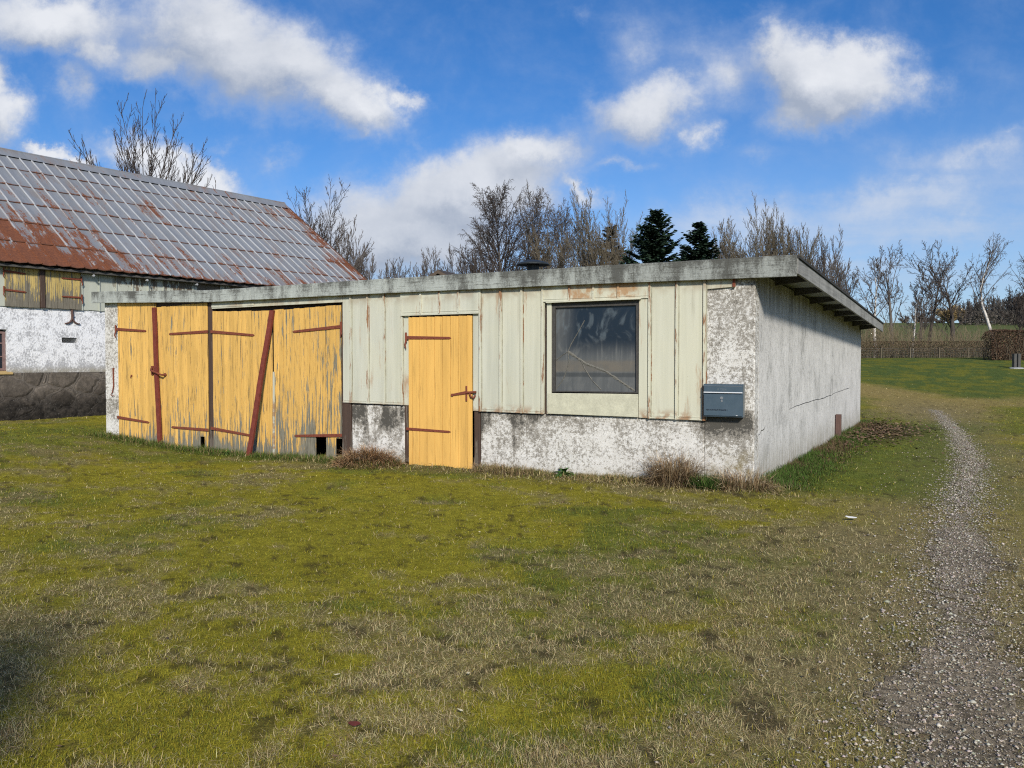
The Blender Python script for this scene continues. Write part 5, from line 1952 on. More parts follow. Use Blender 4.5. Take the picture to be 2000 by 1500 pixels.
def tubes_np(branches, k):
    """polylines of one length to tubes with k sides"""
    Vs, Ts, off = [], [], 0
    groups = {}
    for pts, rad in branches:
        groups.setdefault(len(pts), []).append((pts, rad))
    for n, bl in groups.items():
        P = np.array([[tuple(q) for q in pts] for pts, _ in bl])
        Rr = np.array([rad for _, rad in bl])
        d = np.gradient(P, axis=1)
        d /= np.linalg.norm(d, axis=2, keepdims=True) + 1e-9
        ref = np.where(np.abs(d[..., 2:3]) > 0.9, np.array([1.0, 0.2, 0.0]), np.array([0.1, 0.2, 1.0]))
        a = np.cross(d, ref)
        a /= np.linalg.norm(a, axis=2, keepdims=True) + 1e-9
        b = np.cross(d, a)
        an = np.arange(k) * 2 * math.pi / k
        ring = P[:, :, None, :] + Rr[:, :, None, None] * (a[:, :, None, :] * np.cos(an)[None, None, :, None] + b[:, :, None, :] * np.sin(an)[None, None, :, None])
        B = len(bl)
        idx = np.arange(B * n * k).reshape(B, n, k) + off
        nx = np.roll(idx, -1, axis=2)
        q = np.stack([idx[:, :-1], nx[:, :-1], nx[:, 1:], idx[:, 1:]], -1).reshape(-1, 4)
        Vs.append(ring.reshape(-1, 3))
        Ts.append(q)
        off += B * n * k
    return np.vstack(Vs), np.vstack(Ts)


def plain(t):
    return 1.0


BIRCH = dict(levels=4, n=[58, 12, 8], lo=[0.22, 0.15, 0.1], ang=[0.75, 0.7, 0.6], ratio=[0.30, 0.42, 0.5], jit=[0.045, 0.13, 0.18], up=[0.02, 0.02, -0.06], rr=[0.012, 0.010, 0.010], tip=0.0085, prof=lambda t: 0.35 + 1.0 * math.sin(math.pi * min(1, (1 - t) * 0.85 + 0.08)))
BIRCH['jit'].append(0.2); BIRCH['up'].append(-0.12)
FORK = dict(levels=5, n=[12, 9, 8, 6], lo=[0.35, 0.25, 0.15, 0.1], ang=[0.62, 0.6, 0.6, 0.6], ratio=[0.62, 0.48, 0.45, 0.5], jit=[0.07, 0.10, 0.14, 0.18, 0.2], up=[0.03, 0.06, 0.06, 0.05, 0.03], rr=[0.012, 0.011, 0.012, 0.012], tip=0.0088, prof=plain)
ROUND = dict(levels=4, n=[26, 13, 7], lo=[0.36, 0.22, 0.2], ang=[1.0, 0.6, 0.55], ratio=[0.80, 0.36, 0.42], jit=[0.02, 0.09, 0.13, 0.15], up=[0.03, 0.07, 0.08, 0.05], rr=[0.011, 0.011, 0.012], tip=0.0085, prof=lambda t: 1.0 - 0.3 * t, angf=lambda t: 1.15 - 0.85 * t)
ASH = dict(levels=4, n=[34, 13, 6], lo=[0.42, 0.25, 0.2], ang=[1.0, 0.55, 0.5], ratio=[0.85, 0.34, 0.42], jit=[0.02, 0.08, 0.12, 0.14], up=[0.03, 0.08, 0.16, 0.14], rr=[0.0095, 0.010, 0.012], tip=0.0085, prof=lambda t: 1.0 - 0.3 * t, angf=lambda t: 1.42 - 1.15 * t)
SHRUB = dict(levels=4, n=[16, 9, 7], lo=[0.2, 0.15, 0.1], ang=[0.42, 0.45, 0.5], ratio=[0.42, 0.45, 0.45], jit=[0.07, 0.10, 0.13, 0.15], up=[0.03, 0.07, 0.07, 0.05], rr=[0.011, 0.010, 0.011], tip=0.0072, prof=lambda t: 1.1 - 0.4 * t)


def norm_h(out, H):
    """stretch a grown tree so that its top lies at H"""
    zs = sorted(p.z for bl in out.values() for pts, _ in bl for p in pts)
    k = H / zs[int(len(zs) * 0.992)]
    for bl in out.values():
        for pts, _ in bl:
            for p in pts:
                p *= k
    return k


def tree(name, label, X, Y, H, S, seed, bark, twig, stems=1, spread=0.25, trunk_r=None, group=None, squeeze=1.0, trunk_lv=2, shape=None, width=None):
    r = random.Random(seed)
    out = {}
    tr = trunk_r or 0.013 * H
    for k in range(stems):
        if stems == 1:
            d = Vector((r.uniform(-.03, .03), r.uniform(-.03, .03), 1))
            p = Vector((0, 0, -0.2))
        else:
            a = 6.283 * k / stems + r.uniform(-.4, .4)
            sp = spread * r.uniform(.3, 1.15)
            d = Vector((math.cos(a) * sp, math.sin(a) * sp, 1)).normalized()
            p = Vector((math.cos(a) * 0.03 * H * r.random(), math.sin(a) * 0.03 * H * r.random(), -0.2))
        grow(out, r, p, d, H * (1 if stems == 1 else r.uniform(.7, 1.0)), tr * (1 if stems == 1 else .6), max(S['tip'], tr * .12), 0, S)
    norm_h(out, H)
    if width:
        xs = sorted(p.x for bl in out.values() for pts, _ in bl for p in pts)
        w = xs[int(len(xs) * .99)] - xs[int(len(xs) * .01)]
        squeeze = width / w
    for bl in out.values():
        for pts, _ in bl:
            for p in pts:
                z = p.z / H
                p.x *= squeeze
                p.y *= squeeze
                if shape:
                    p.x += shape(z) * H
    g0 = hz(X, Y)
    e = empty(name, (X, Y, g0), 0, label, 'tree' if 'tree' in name or name in ('birch', 'spruce') else 'shrub', group)
    low = [b for l in range(trunk_lv) for b in out.get(l, [])]
    hi = [b for l in range(trunk_lv, 6) for b in out.get(l, [])]
    V, T = tubes_np([b for b in out.get(0, [])], 8)
    o = np_mesh('trunk', V, T, None, bark, e, True)
    o.data.polygons.foreach_set('use_smooth', np.ones(len(o.data.polygons), bool))
    hi = [b for l in range(1, 6) for b in out.get(l, [])]
    V, T = tubes_np(hi, 3)
    np_mesh('crown', V, T, None, twig, e, True)
    return e


def ptree(name, label, u, vtop, Y, S, seed, bark, twig, **k):
    X, zt = at(u, vtop, Y)
    return tree(name, label, X, Y, zt - hz(X, Y), S, seed, bark, twig, **k)


def px(w, Y):
    return w / FPX * Y


# behind the barn
ptree('ash_tree', 'bare ash tree with upturned black twigs behind the barn roof', 288, 212, 36.0, ASH, 5, 'bark_dark', 'twig_dark', width=px(268, 36), trunk_r=0.22)
ptree('bare_tree', 'round bare tree at the barn gable, tallest left of the white cloud', 620, 362, 44.0, ROUND, 21, 'bark_dark', 'twig_dark', width=px(165, 44), trunk_r=0.17)
ptree('bare_tree', 'lower bare tree just right of the barn gable tree', 672, 432, 43.0, ROUND, 32, 'bark_grey', 'twig_grey', width=px(95, 43), trunk_r=0.12)
ptree('bare_shrub', 'thin bare shrub beside the barn roof corner', 712, 492, 40.0, SHRUB, 5, 'twig_grey', 'twig_grey', stems=7, width=px(85, 40), trunk_r=0.06)
ptree('bare_shrub', 'sparse bare shrub behind the fascia left of the hut', 795, 506, 44.0, SHRUB, 6, 'twig_grey', 'twig_grey', stems=7, width=px(90, 44), trunk_r=0.06)
ptree('bare_shrub', 'sparse bare shrub directly behind the hut roof', 845, 500, 47.0, SHRUB, 8, 'twig_grey', 'twig_grey', stems=6, width=px(70, 47), trunk_r=0.06)
ptree('bare_shrub', 'dense brown bare shrub between hut and tallest birch', 925, 480, 46.0, SHRUB, 7, 'twig_dark', 'twig_dark', stems=10, spread=0.35, width=px(95, 46), trunk_r=0.07)
ptree('birch', 'tall bare birch with feathery crown left of the roof vent', 983, 370, 48.0, BIRCH, 2, 'bark_grey', 'twig_dark', width=px(120, 48), trunk_r=0.13)
ptree('birch', 'bare birch with drooping fine twigs behind the roof vent', 1042, 374, 50.0, BIRCH, 13, 'bark_grey', 'twig_grey', width=px(98, 50), trunk_r=0.11)
ptree('birch', 'slim bare birch right of the roof vent', 1098, 402, 52.0, BIRCH, 14, 'bark_moss', 'twig_grey', width=px(85, 52), trunk_r=0.11)
ptree('bare_tree', 'bushy low tree filling the gap between the birches', 1070, 440, 47.0, FORK, 41, 'bark_moss', 'twig_ochre', width=px(85, 47), trunk_r=0.09)
ptree('bare_tree', 'broad many stemmed bare tree left of the larger spruce', 1188, 394, 42.0, SHRUB, 9, 'bark_moss', 'twig_ochre', stems=15, spread=0.42, width=px(155, 42), trunk_r=0.11)
ptree('bare_tree', 'small bare tree between the small spruce and the willows', 1405, 430, 45.0, FORK, 51, 'bark_moss', 'twig_ochre', width=px(58, 45), trunk_r=0.10)
ptree('willow_shrub', 'broad bare willow clump right of the small spruce', 1462, 436, 43.0, SHRUB, 15, 'bark_moss', 'twig_ochre', stems=14, spread=0.34, width=px(105, 43), trunk_r=0.08)
ptree('willow_shrub', 'tallest bare willow clump above the fascia end', 1525, 428, 44.0, SHRUB, 16, 'bark_moss', 'twig_ochre', stems=16, spread=0.34, width=px(120, 44), trunk_r=0.08)
ptree('willow_shrub', 'bare willow clump sloping down behind the garage roof corner', 1590, 470, 46.0, SHRUB, 17, 'bark_grey', 'twig_grey', stems=14, spread=0.4, width=px(105, 46), trunk_r=0.07)
ptree('bare_tree', 'slender bare tree seen over the sloping side roof', 1641, 502, 58.0, FORK, 61, 'bark_dark', 'twig_grey', width=px(62, 58), trunk_r=0.13)
ptree('bare_shrub', 'low bare shrub under the slope of the side roof', 1608, 515, 50.0, SHRUB, 18, 'bark_grey', 'twig_grey', stems=9, spread=0.4, width=px(75, 50), trunk_r=0.06)

# row along the far hedge
BY = 53.0
ptree('birch', 'white trunked birch at the roof corner, leftmost of the hedge row', 1709, 486, BY, dict(FORK, n=[12, 7, 6, 3], lo=[0.38, .2, .15, .1], ratio=[0.40, .45, .45, .5]), 71, 'bark_birch', 'twig_grey', width=px(80, BY), trunk_r=0.13, shape=lambda z: -0.02 * z)
ptree('bare_tree', 'dark bare tree with a low side limb right of the white birch', 1743, 478, BY + 1.5, dict(FORK, n=[13, 7, 6, 3], lo=[0.26, .2, .15, .1], ratio=[0.40, .45, .45, .5]), 72, 'bark_grey', 'twig_grey', width=px(72, BY), trunk_r=0.16)
ptree('birch', 'short thin white birch stem leaning over the low hedge', 1783, 575, BY - 0.6, dict(BIRCH, levels=3, n=[14, 6, 4]), 73, 'bark_birch', 'twig_grey', width=px(45, BY), trunk_r=0.085, shape=lambda z: 0.12 * z)
ptree('bare_tree', 'forked bare tree with wide low crown in the hedge row', 1797, 520, BY + 0.8, dict(FORK, lo=[0.30, .2, .15, .1]), 74, 'bark_dark', 'twig_grey', width=px(88, BY), trunk_r=0.15)
ptree('bare_tree', 'narrow tall bare tree in the middle of the hedge row', 1816, 474, BY + 2.2, dict(FORK, n=[12, 7, 6, 3], lo=[0.40, .2, .15, .1], ratio=[0.42, .45, .45, .5]), 75, 'bark_dark', 'twig_grey', width=px(58, BY), trunk_r=0.15)
ptree('bare_tree', 'largest bare tree of the hedge row, with wide spreading limbs', 1864, 478, BY + 0.5, dict(FORK, n=[11, 9, 7, 4], lo=[0.22, .2, .15, .1], ratio=[0.58, .48, .45, .5]), 76, 'bark_dark', 'twig_dark', width=px(125, BY), trunk_r=0.22)
ptree('birch', 'crooked white birch leaning left above the trimmed hedge', 1943, 456, BY + 4, dict(BIRCH, n=[26, 8, 5], lo=[0.42, .15, .1]), 77, 'bark_birch', 'twig_grey', width=px(62, BY), trunk_r=0.13, shape=lambda z: 0.10 * math.sin(z * 2.7) * -1.0 + 0.03 * z + 0.03 * math.sin(z * 9))
ptree('birch', 'bare birch cut by the right edge of the view', 2004, 470, BY + 3, dict(BIRCH, n=[26, 8, 5], lo=[0.40, .15, .1]), 78, 'bark_birch', 'twig_dark', width=px(85, BY), trunk_r=0.13)
ptree('bare_tree', 'rounded brown bare tree behind the trimmed hedge at the right edge', 1992, 545, 60.0, FORK, 79, 'bark_dark', 'twig_dark', width=px(75, 60), trunk_r=0.16)
ptree('willow_shrub', 'golden yellow willow bush at the edge of the dark wood', 1856, 598, 120.0, dict(SHRUB, tip=0.014), 80, 'twig_gold', 'twig_gold', stems=22, spread=0.55, width=px(58, 120), trunk_r=0.12)
for k, (u, v, w) in enumerate([(1768, 618, 22), (1792, 612, 24), (1815, 618, 26), (1836, 622, 20)]):
    ptree('bare_shrub', ['faint pale shrub on the hill skyline, leftmost of four', 'faint pale shrub on the hill skyline, second of four from left', 'faint pale shrub on the hill skyline, third of four from left', 'faint pale shrub on the hill skyline, rightmost of four'][k],
          u, v, 132.0, dict(SHRUB, tip=0.016, levels=3), 90 + k, 'twig_gold', 'twig_grey', stems=9, spread=0.5, width=px(w, 132), trunk_r=0.1, group='shrubs on the hill skyline')


# ---- spruces
def spruce(label, u, vtop, Y, width, seed, col=(0.018, 0.034, 0.020), dens=1.0, name='spruce'):
    rs = np.random.RandomState(seed)
    X, zt = at(u, vtop, Y)
    g0 = hz(X, Y)
    H = zt - g0
    e = empty(name, (X, Y, g0), 0, label, 'tree')
    m = MB()
    m.tube([(0, 0, -.2), (0.03, 0, H * .5), (0, 0, H)], [0.16, 0.09, 0.012], 8)
    m.build('trunk', 'bark_dark', e)
    Vs, Ts, Cs = [], [], []
    off = 0
    z = 0.05 * H
    while z < H * 0.995:
        t = z / H
        nb = max(5, int((11 if t < .8 else 7) * dens))
        Lb = width / 2 * (1 - t) ** 0.85 * 1.08 + 0.10
        for k in range(nb):
            az = rs.rand() * 6.283
            dz0 = rs.uniform(-.12, .12)
            L = Lb * rs.uniform(.42, 1.25)
            if rs.rand() < 0.07:
                L *= 1.3
            n = max(5, int(L / 0.07))
            s = np.linspace(0.06, 1, n)
            rise = 0.40 * t - 0.15
            bx = s * L
            bz = z + dz0 + L * (rise * s - 0.28 * s * (1 - t) + 0.34 * s * s)
            px_, py_ = bx * math.cos(az), bx * math.sin(az)
            # side twigs with needles, broad quads
            for sd in (-1, 0, 1):
                tl = (0.20 + 0.22 * L * (1 - s)) * rs.uniform(.7, 1.2, n)
                aa = az + sd * rs.uniform(.6, 1.0, n)
                dx, dy = np.cos(aa) * tl, np.sin(aa) * tl
                dz = rs.uniform(-.35, .12, n) * tl
                w = 0.030 + 0.02 * rs.rand(n)
                wx, wy = -np.sin(aa) * w, np.cos(aa) * w
                wz = rs.uniform(-1, 1, n) * w
                P = np.stack([px_, py_, bz], -1)
                Dv = np.stack([dx, dy, dz], -1)
                Wv = np.stack([wx, wy, wz], -1)
                V = np.stack([P - Wv, P + Wv, P + Dv * .7 + Wv * .8, P + Dv, P + Dv * .7 - Wv * .8], 1).reshape(-1, 3)
                T = np.array([(0, 1, 2), (0, 2, 4), (2, 3, 4)])[None] + (np.arange(n) * 5)[:, None, None] + off
                off += n * 5
                Vs.append(V)
                Ts.append(T.reshape(-1, 3))
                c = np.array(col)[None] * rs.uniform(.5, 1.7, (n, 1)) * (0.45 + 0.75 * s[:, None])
                Cs.append(np.repeat(c, 5, 0))
        z += (0.26 - 0.12 * t) * rs.uniform(.7, 1.2) / dens ** .5
    # leader
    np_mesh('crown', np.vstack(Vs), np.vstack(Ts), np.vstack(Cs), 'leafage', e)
    return e


spruce('larger dark green spruce with ragged right side above the fascia', 1281, 408, 40.0, px(225, 40), 3)
spruce('smaller dark green spruce, right of the larger one', 1366, 436, 43.0, px(185, 43), 4)
spruce('brownish half bare conifer inside the broad bare tree', 1195, 436, 44.0, px(125, 44), 5, (0.05, 0.042, 0.024), 0.55, 'conifer_tree')


# ---- hedges
def leaf_cloud(P, size, rs, col, name, parent=None, mat_='leafage'):
    n = len(P)
    a = rs.randn(n, 3)
    a /= np.linalg.norm(a, axis=1, keepdims=True)
    b = np.cross(a, rs.randn(n, 3))
    b /= np.linalg.norm(b, axis=1, keepdims=True)
    s = size * rs.uniform(.6, 1.4, (n, 1))
    V = np.stack([P - a * s, P + b * s * .6, P + a * s, P - b * s * .6], 1).reshape(-1, 3)
    Q = np.arange(n * 4).reshape(-1, 4)
    c = np.array(col)[rs.randint(0, len(col), n)] * rs.uniform(.5, 1.4, (n, 1))
    return np_mesh(name, V, Q, np.repeat(c, 4, 0), mat_, parent)


def hedge(name, label, xs, Y0, Y1, hfun, n, size, cols, seed, stems=0, thin=False):
    rs = np.random.RandomState(seed)
    x = rs.uniform(xs[0], xs[1], n)
    y = rs.uniform(Y0, Y1, n)
    f = rs.rand(n)
    # favour the outer skin
    edge = rs.rand(n)
    y = np.where(edge < 0.45, Y0 + np.abs(rs.randn(n)) * 0.05 * (Y1 - Y0 > 1) + rs.rand(n) * 0.08, y)
    f = np.where((edge > 0.45) & (edge < 0.7), 1 - np.abs(rs.randn(n)) * 0.03, f)
    g = height(x, y)
    hh = hfun(x) * (1 + 0.06 * (fbm(x, y, 1.2, 2, seed) - 0.5))
    if thin:
        f = 1 - (1 - f) ** 1.0 * (0.35 + 0.65 * rs.rand(n) ** 0.6)
    z = g + 0.03 + f * hh
    X0 = 0.5 * (xs[0] + xs[1])
    g0 = hz(X0, Y0)
    e = empty(name, (X0, Y0, g0), 0, label, 'hedge')
    leaf_cloud(np.stack([x - X0, y - Y0, z - g0], -1), size, rs, cols, 'foliage', e)
    br = []
    r = random.Random(seed)
    for k in range(stems):
        x_, y_ = r.uniform(*xs), r.uniform(Y0, Y1)
        h_ = float(hfun(np.array([x_]))[0]) * r.uniform(.7, 1.08)
        p = Vector((x_ - X0, y_ - Y0, hz(x_, y_) - g0 - .05))
        pts = [p + Vector((r.gauss(0, .04) * i, r.gauss(0, .03) * i, h_ * i / 4)) for i in range(5)]
        br.append((pts, [0.014, 0.012, 0.010, 0.008, 0.006]))
    if br:
        V, T = tubes_np(br, 3)
        np_mesh('stems', V, T, None, 'twig_ochre', e)
    return e


HB = [(0.115, 0.07, 0.045), (0.075, 0.048, 0.033), (0.15, 0.095, 0.06), (0.05, 0.036, 0.028)]
HT = [(0.15, 0.105, 0.068), (0.11, 0.078, 0.052), (0.19, 0.14, 0.085), (0.085, 0.08, 0.04)]
hedge('trimmed_hedge', 'thick square trimmed brown beech hedge at the right edge', (24.6, 33.0), 42.0, 43.1,
      lambda x: 1.52 - 0.42 * np.clip((25.1 - x) / 0.5, 0, 1) ** 2, 60000, 0.028, HB, 1, 300)
hedge('low_hedge', 'long low thin brown hedge across the far end of the lawn', (20.0, 29.5), 49.6, 50.3, lambda x: 0.98 + 0 * x, 15000, 0.026, HT, 2, 420, True)
# a wire fence stands in front of the low hedge
m = MB()
X0, Y0 = 24.7, 49.2
fg = hz(X0, Y0)
fe = empty('wire_fence', (X0, Y0, fg), 0, 'low thin wire fence in front of the low brown hedge', 'fence')
for k in range(6):
    x = 20.4 + k * 1.75
    p = MB()
    p.box(x - X0 - .03, x - X0 + .03, -.03, .03, hz(x, Y0) - fg - .1, hz(x, Y0) - fg + 0.62)
    p.build('fence_post', 'twig_ochre', fe)
p = MB()
for zz in (0.12, 0.3, 0.46, 0.58):
    p.tube([(x - X0, 0.035, hz(x, Y0) - fg + zz) for x in np.linspace(20.4, 29.1, 9)], 0.003, 4)
for k in range(90):
    x = 20.4 + k * 0.0975
    p.tube([(x - X0, 0.035, hz(x, Y0) - fg + 0.05), (x - X0, 0.035, hz(x, Y0) - fg + 0.58)], 0.0018, 3)
p.build('wire_mesh', 'lock_metal', fe)

# twin dark posts in front of the trimmed hedge
X, zb_ = at(1985, 719, 37.0)
g0 = hz(X, 37.0)
tp = empty('garden_post', (X, 37.0, g0), 0.2, 'pair of short dark posts on a stone before the trimmed hedge', 'post')
for s_ in (-1, 1):
    p = MB()
    p.box(s_ * .105 - .07, s_ * .105 + .07, -.07, .07, -.1, 0.66)
    p.build('post_shaft', 'rafter', tp, 0.01)
p = MB()
p.lathe([(0.0, 0.05), (0.22, 0.045), (0.30, 0.02), (0.33, -0.05)], 12)
p.build('foot_stone', 'soffit', tp)


# undergrowth between hedge and field, one mass
def undergrowth():
    r = random.Random(31)
    br = []
    for k in range(1250):
        x, y = r.uniform(19.0, 36.0), r.uniform(50.6, 54.5)
        h_ = r.uniform(0.8, 2.6) * (1.0 if x < 25 else 0.8)
        p = Vector((x, y, hz(x, y) - .05))
        lx, ly = r.gauss(0, .16), r.gauss(0, .1)
        pts = [p + Vector((lx * h_ * (i / 4) ** 1.3 + r.gauss(0, .02), ly * h_ * i / 4, h_ * i / 4)) for i in range(5)]
        br.append((pts, [0.014, 0.012, 0.010, 0.008, 0.006]))
        for j in range(5):
            i = r.randint(1, 3)
            q = pts[i]
            d = Vector((r.gauss(0, .5), r.gauss(0, .5), 1)).normalized() * h_ * r.uniform(.15, .4)
            br.append(([q + d * (t / 4) for t in range(5)], [0.008, 0.007, 0.006, 0.006, 0.005]))
    V, T = tubes_np(br, 3)
    o = np_mesh('undergrowth', V, T, None, 'twig_tan')
    tag(o, 'thin bare scrub between low hedge and sloping field', None, None, 'stuff')


undergrowth()


def woods():
    r = random.Random(77)
    allb, lo = [], []
    for k in range(240):
        y = r.uniform(112, 140)
        x = y * r.uniform(0.545, 0.80)
        H = r.uniform(3.8, 6.6) * (0.55 + 2.4 * (x / y - 0.545))
        out = {}
        S = dict(SHRUB, levels=3, n=[18, 8], tip=0.028, ratio=[0.36, 0.45], lo=[0.15, .15])
        grow(out, r, Vector((0, 0, -.2)), Vector((r.gauss(0, .05), 0, 1)).normalized(), H, 0.10, 0.02, 0, S)
        norm_h(out, H)
        base = Vector((x, y, hz(x, y)))
        for l, bl in out.items():
            for pts, rad in bl:
                for p in pts:
                    p += base
                (lo if l == 0 else allb).append((pts, rad))
    V, T = tubes_np(allb + lo, 3)
    o = np_mesh('woods', V, T, None, 'twig_wood')
    tag(o, 'dark bare wood on the hill behind the trimmed hedge', None, None, 'stuff')
    rs = np.random.RandomState(9)
    n = 26000
    y = rs.uniform(110, 142, n)
    x = y * rs.uniform(0.545, 0.80, n)
    z = height(x, y) + rs.rand(n) ** 1.3 * 2.0
    o = leaf_cloud(np.stack([x, y, z], -1), 0.11, rs, [(0.075, 0.066, 0.056), (0.10, 0.088, 0.072)], 'wood_brush')
    tag(o, 'brown brush among the trunks of the far wood', None, None, 'stuff')


woods()
# ================================================================== SKY, SUN, CAMERA
SUN_EL, SUN_AZ = R(28.5), math.atan2(0.13, -0.98)      # azimuth from +Y towards +X
sdir = Vector((math.sin(SUN_AZ) * math.cos(SUN_EL), math.cos(SUN_AZ) * math.cos(SUN_EL), math.sin(SUN_EL)))
sun = bpy.data.lights.new('sun', 'SUN')
sun.energy = 4.6
sun.angle = R(6)
sun.color = (1.0, 0.93, 0.82)
so = bpy.data.objects.new('sun', sun)
COL.objects.link(so)
so.location = (0, -20, 20)
so.rotation_euler = (-sdir).to_track_quat('-Z', 'Y').to_euler()

W_ = bpy.data.worlds.new('World')
SC.world = W_
W_.use_nodes = True
g = G(W_.node_tree)
sky = g.n('ShaderNodeTexSky', sky_type='NISHITA', sun_disc=False, sun_elevation=SUN_EL, sun_rotation=SUN_AZ)
sky.air_density = 1.0
sky.dust_density = 0.6
sky.ozone_density = 1.6
D_ = g.n('ShaderNodeTexCoord').outputs['Generated']
x_, y_, z_ = g.xyz(D_)
yy = g.m('MAXIMUM', y_, 0.08)
cb = g.n('ShaderNodeCombineXYZ')
g.put(cb.inputs[0], g.m('DIVIDE', x_, yy))
g.put(cb.inputs[1], g.m('DIVIDE', z_, yy))
p0 = cb.outputs[0]
CL = [  # photo place of each cloud: u, v, half-width, half-height, turn in degrees, weight
    (480, 105, 250, 125, 20, 1.0), (640, 195, 150, 75, 22, 0.95), (420, 60, 210, 100, 18, 1.0), (560, 130, 190, 95, 24, 1.0), (690, 205, 110, 60, 30, 0.95), (765, 190, 60, 30, 20, 0.7), (330, 120, 120, 70, 10, 0.85), (690, 260, 70, 26, -20, 0.55),
    (110, 25, 230, 75, 8, 0.95), (215, 90, 90, 75, 40, 0.8), (175, 175, 60, 60, 40, 0.55),
    (10, 215, 100, 75, 20, 1.0), (-20, 160, 50, 90, 0, 0.8),
    (330, 345, 165, 55, 14, 1.25), (100, 305, 70, 22, 10, 0.9), (440, 290, 45, 22, 0, 0.35), (540, 310, 60, 25, 0, 0.35),
    (900, 385, 290, 100, -18, 1.1), (800, 455, 240, 110, 0, 1.1), (1040, 300, 150, 60, -8, 0.9), (1030, 390, 90, 50, 10, 0.8), (1145, 368, 95, 30, 32, 0.75), (1210, 322, 80, 20, -8, 0.45), (820, 275, 60, 20, 40, 0.3),
    (1630, 140, 190, 95, 14, 1.25), (1530, 85, 70, 75, 0, 0.85), (1710, 165, 120, 55, 12, 1.0), (1570, 205, 120, 60, -8, 0.8),
    (1250, 205, 140, 75, -12, 0.85), (1230, 90, 110, 90, -20, 0.42), (1400, 140, 130, 110, -15, 0.58), (1350, 275, 55, 55, 30, 0.65), (1120, 20, 50, 30, 0, 0.35), (1480, 30, 180, 40, -15, 0.35),
    (1720, 400, 480, 70, -8, 0.62), (1900, 320, 230, 70, -8, 0.55), (1500, 440, 420, 70, -4, 0.62), (1850, 440, 350, 60, 0, 0.6), (1480, 305, 80, 25, 0, 0.3), (1500, 520, 700, 60, 0, 0.55), (1950, 265, 120, 25, -15, 0.4),
]


# ragged edges: push the place about with noise before measuring it
n1 = g.noise(p0, 5.0, 7, 0.62, 0, True)
n2 = g.noise(p0, 15, 7, 0.68, 0, True)
q0 = g.vm('ADD', p0, g.mul(g.vm('SUBTRACT', n1, (0.5, 0.5, 0.5)), (0.17, 0.11, 0.0)))
q0 = g.vm('ADD', q0, g.mul(g.vm('SUBTRACT', n2, (0.5, 0.5, 0.5)), (0.075, 0.065, 0.0)))


def field(q, pick):
    acc = None
    for (u, v, w, h, rot, k) in pick:
        r_ = ray(u, v)
        mp = g.n('ShaderNodeMapping', vector_type='TEXTURE')
        mp.inputs['Location'].default_value = (r_[0] / r_[1], r_[2] / r_[1], 0)
        mp.inputs['Rotation'].default_value = (0, 0, R(-rot))
        mp.inputs['Scale'].default_value = (w * 1.34 / FPX, h * 1.36 / FPX, 1)
        g.put(mp.inputs['Vector'], q)
        gr = g.n('ShaderNodeTexGradient', gradient_type='SPHERICAL')
        g.put(gr.inputs[0], mp.outputs[0])
        t = g.m('MULTIPLY', gr.outputs['Fac'], k)
        acc = t if acc is None else g.m('SMOOTH_MAX', acc, t, 0.18)
    return acc


f0 = field(q0, CL)
f1 = field(g.vm('ADD', q0, (0.022, 0.034, 0.0)), [c for c in CL if c[5] > 0.65])        # a little nearer the light, for the relief
tex = g.noise(p0, 8, 7, 0.64, 0.3)
tex2 = g.noise(g.mul(p0, (1, 1.7, 1)), 26, 6, 0.62)
streak = g.noise(g.mul(g.vm('ADD', p0, (3, 1, 0)), (4, 24, 1)), 1.0, 6, 0.62, 0.4)
d0 = g.m('ADD', f0, g.m('MULTIPLY', g.m('SUBTRACT', tex, 0.5), 0.55))
d0 = g.m('ADD', d0, g.m('MULTIPLY', g.m('SUBTRACT', tex2, 0.5), 0.16))
lr = g.m('MULTIPLY', g.step(g.xyz(p0)[0], 0.05, 0.40), g.step(g.xyz(p0)[1], 0.30, 0.12))
d0 = g.m('ADD', d0, g.m('MULTIPLY', g.m('MULTIPLY', g.m('SUBTRACT', streak, 0.5), lr), 0.75))
dens = g.step(d0, 0.04, 0.76)
relief = g.m('SUBTRACT', f0, f1)
lit = g.m('ADD', g.m('MULTIPLY', relief, 0.95), g.m('MULTIPLY', g.m('SUBTRACT', tex, 0.5), 0.75))
lit = g.m('ADD', lit, g.m('MULTIPLY', g.m('SUBTRACT', tex2, 0.5), 0.35))
lit = g.m('ADD', lit, 0.37, clamp=True)
cc = g.mix(lit, (0.38, 0.435, 0.54), (0.83, 0.85, 0.89))
thin = g.step(dens, 0.10, 0.9)
cc = g.mix(thin, (0.44, 0.54, 0.74), cc)
# low right: a veil of flat cloud, paler and greyer
cc = g.mix(g.m('MULTIPLY', lr, 0.75), cc, (0.50, 0.58, 0.72))
dens = g.m('MULTIPLY', dens, g.m('SUBTRACT', 1.0, g.m('MULTIPLY', lr, 0.30)))
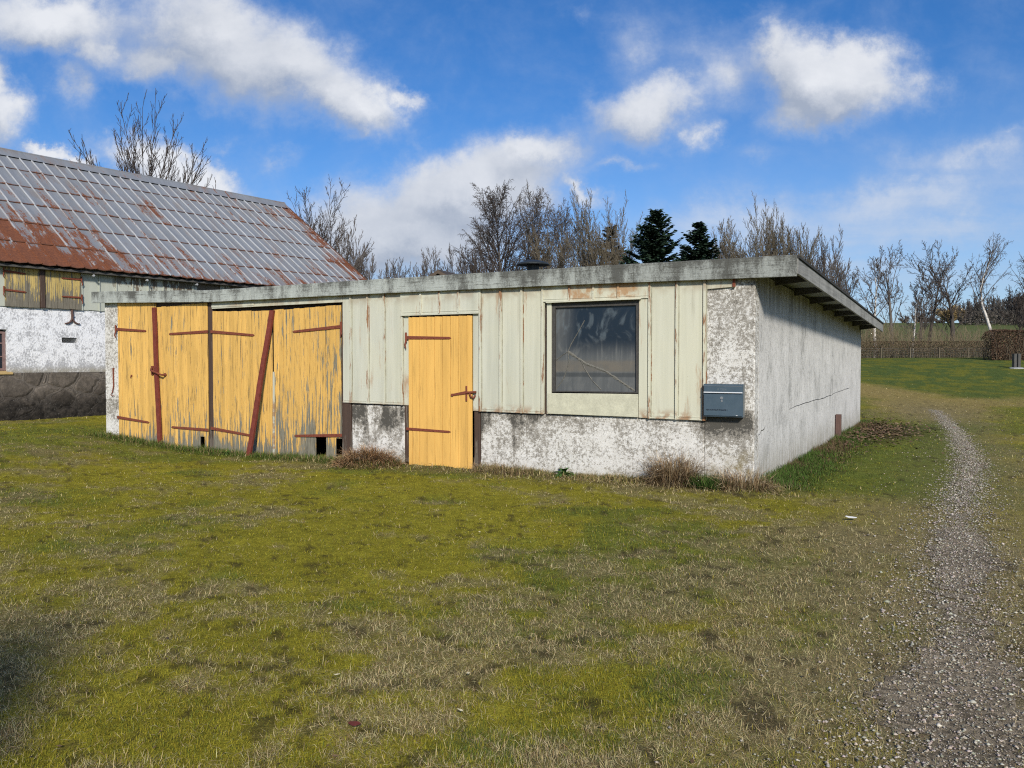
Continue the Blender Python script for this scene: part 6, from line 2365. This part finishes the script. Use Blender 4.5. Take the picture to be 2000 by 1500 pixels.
# elsewhere overhead and behind: broken cloud in general
zz_ = g.m('ADD', g.m('MAXIMUM', z_, 0.0), 0.12)
cb2 = g.n('ShaderNodeCombineXYZ')
g.put(cb2.inputs[0], g.m('DIVIDE', x_, zz_))
g.put(cb2.inputs[1], g.m('DIVIDE', y_, zz_))
gen = g.step(g.noise(cb2.outputs[0], 0.9, 6, 0.6), 0.48, 0.66)
infront = g.step(y_, 0.25, 0.5)
cover = g.m('ADD', g.m('MULTIPLY', dens, infront), g.m('MULTIPLY', gen, g.m('SUBTRACT', 1.0, infront)))
cover = g.m('MULTIPLY', cover, g.step(z_, -0.01, 0.03))
col = g.mix(infront, (0.55, 0.60, 0.70), cc)
# clear sky: Nishita, brought to the strength of the day
bl = g.mul(sky.outputs[0], (0.068, 0.088, 0.122))
gm = g.n('ShaderNodeGamma')
hs = g.n('ShaderNodeHueSaturation')
hs.inputs['Saturation'].default_value = 1.15
g.put(hs.inputs['Color'], bl)
haze = g.m('MULTIPLY', g.step(z_, 0.34, 0.0), g.lin(x_, -0.4, 0.5, 0.12, 0.42))
clear = g.mix(haze, hs.outputs[0], (0.56, 0.68, 0.86))
out = g.mix(g.m('MULTIPLY', cover, 0.96), clear, col)
bg = g.n('ShaderNodeBackground')
g.put(bg.inputs[0], out)
bg.inputs[1].default_value = 1.0
wo = g.n('ShaderNodeOutputWorld')
g.nt.links.new(bg.outputs[0], wo.inputs[0])
W_.cycles.sampling_method = 'MANUAL'
W_.cycles.sample_map_resolution = 512

cam = bpy.data.cameras.new('camera')
cam.sensor_width = 36
cam.lens = 36 * FPX / 2000
cam.clip_start = 0.05
cam.clip_end = 3000
co = bpy.data.objects.new('camera', cam)
COL.objects.link(co)
co.location = (0, 0, EYE)
co.rotation_euler = (R(90) - PITCH, 0, 0)
SC.camera = co

SC.render.engine = 'CYCLES'
SC.cycles.use_denoising = False
SC.cycles.filter_width = 1.15
SC.cycles.max_bounces = 4
SC.cycles.diffuse_bounces = 2
SC.cycles.glossy_bounces = 2
SC.cycles.transmission_bounces = 2
SC.cycles.transparent_max_bounces = 4
SC.view_settings.view_transform = 'Standard'
SC.view_settings.look = 'None'
SC.view_settings.exposure = 0
SC.render.resolution_x, SC.render.resolution_y = 1024, 768
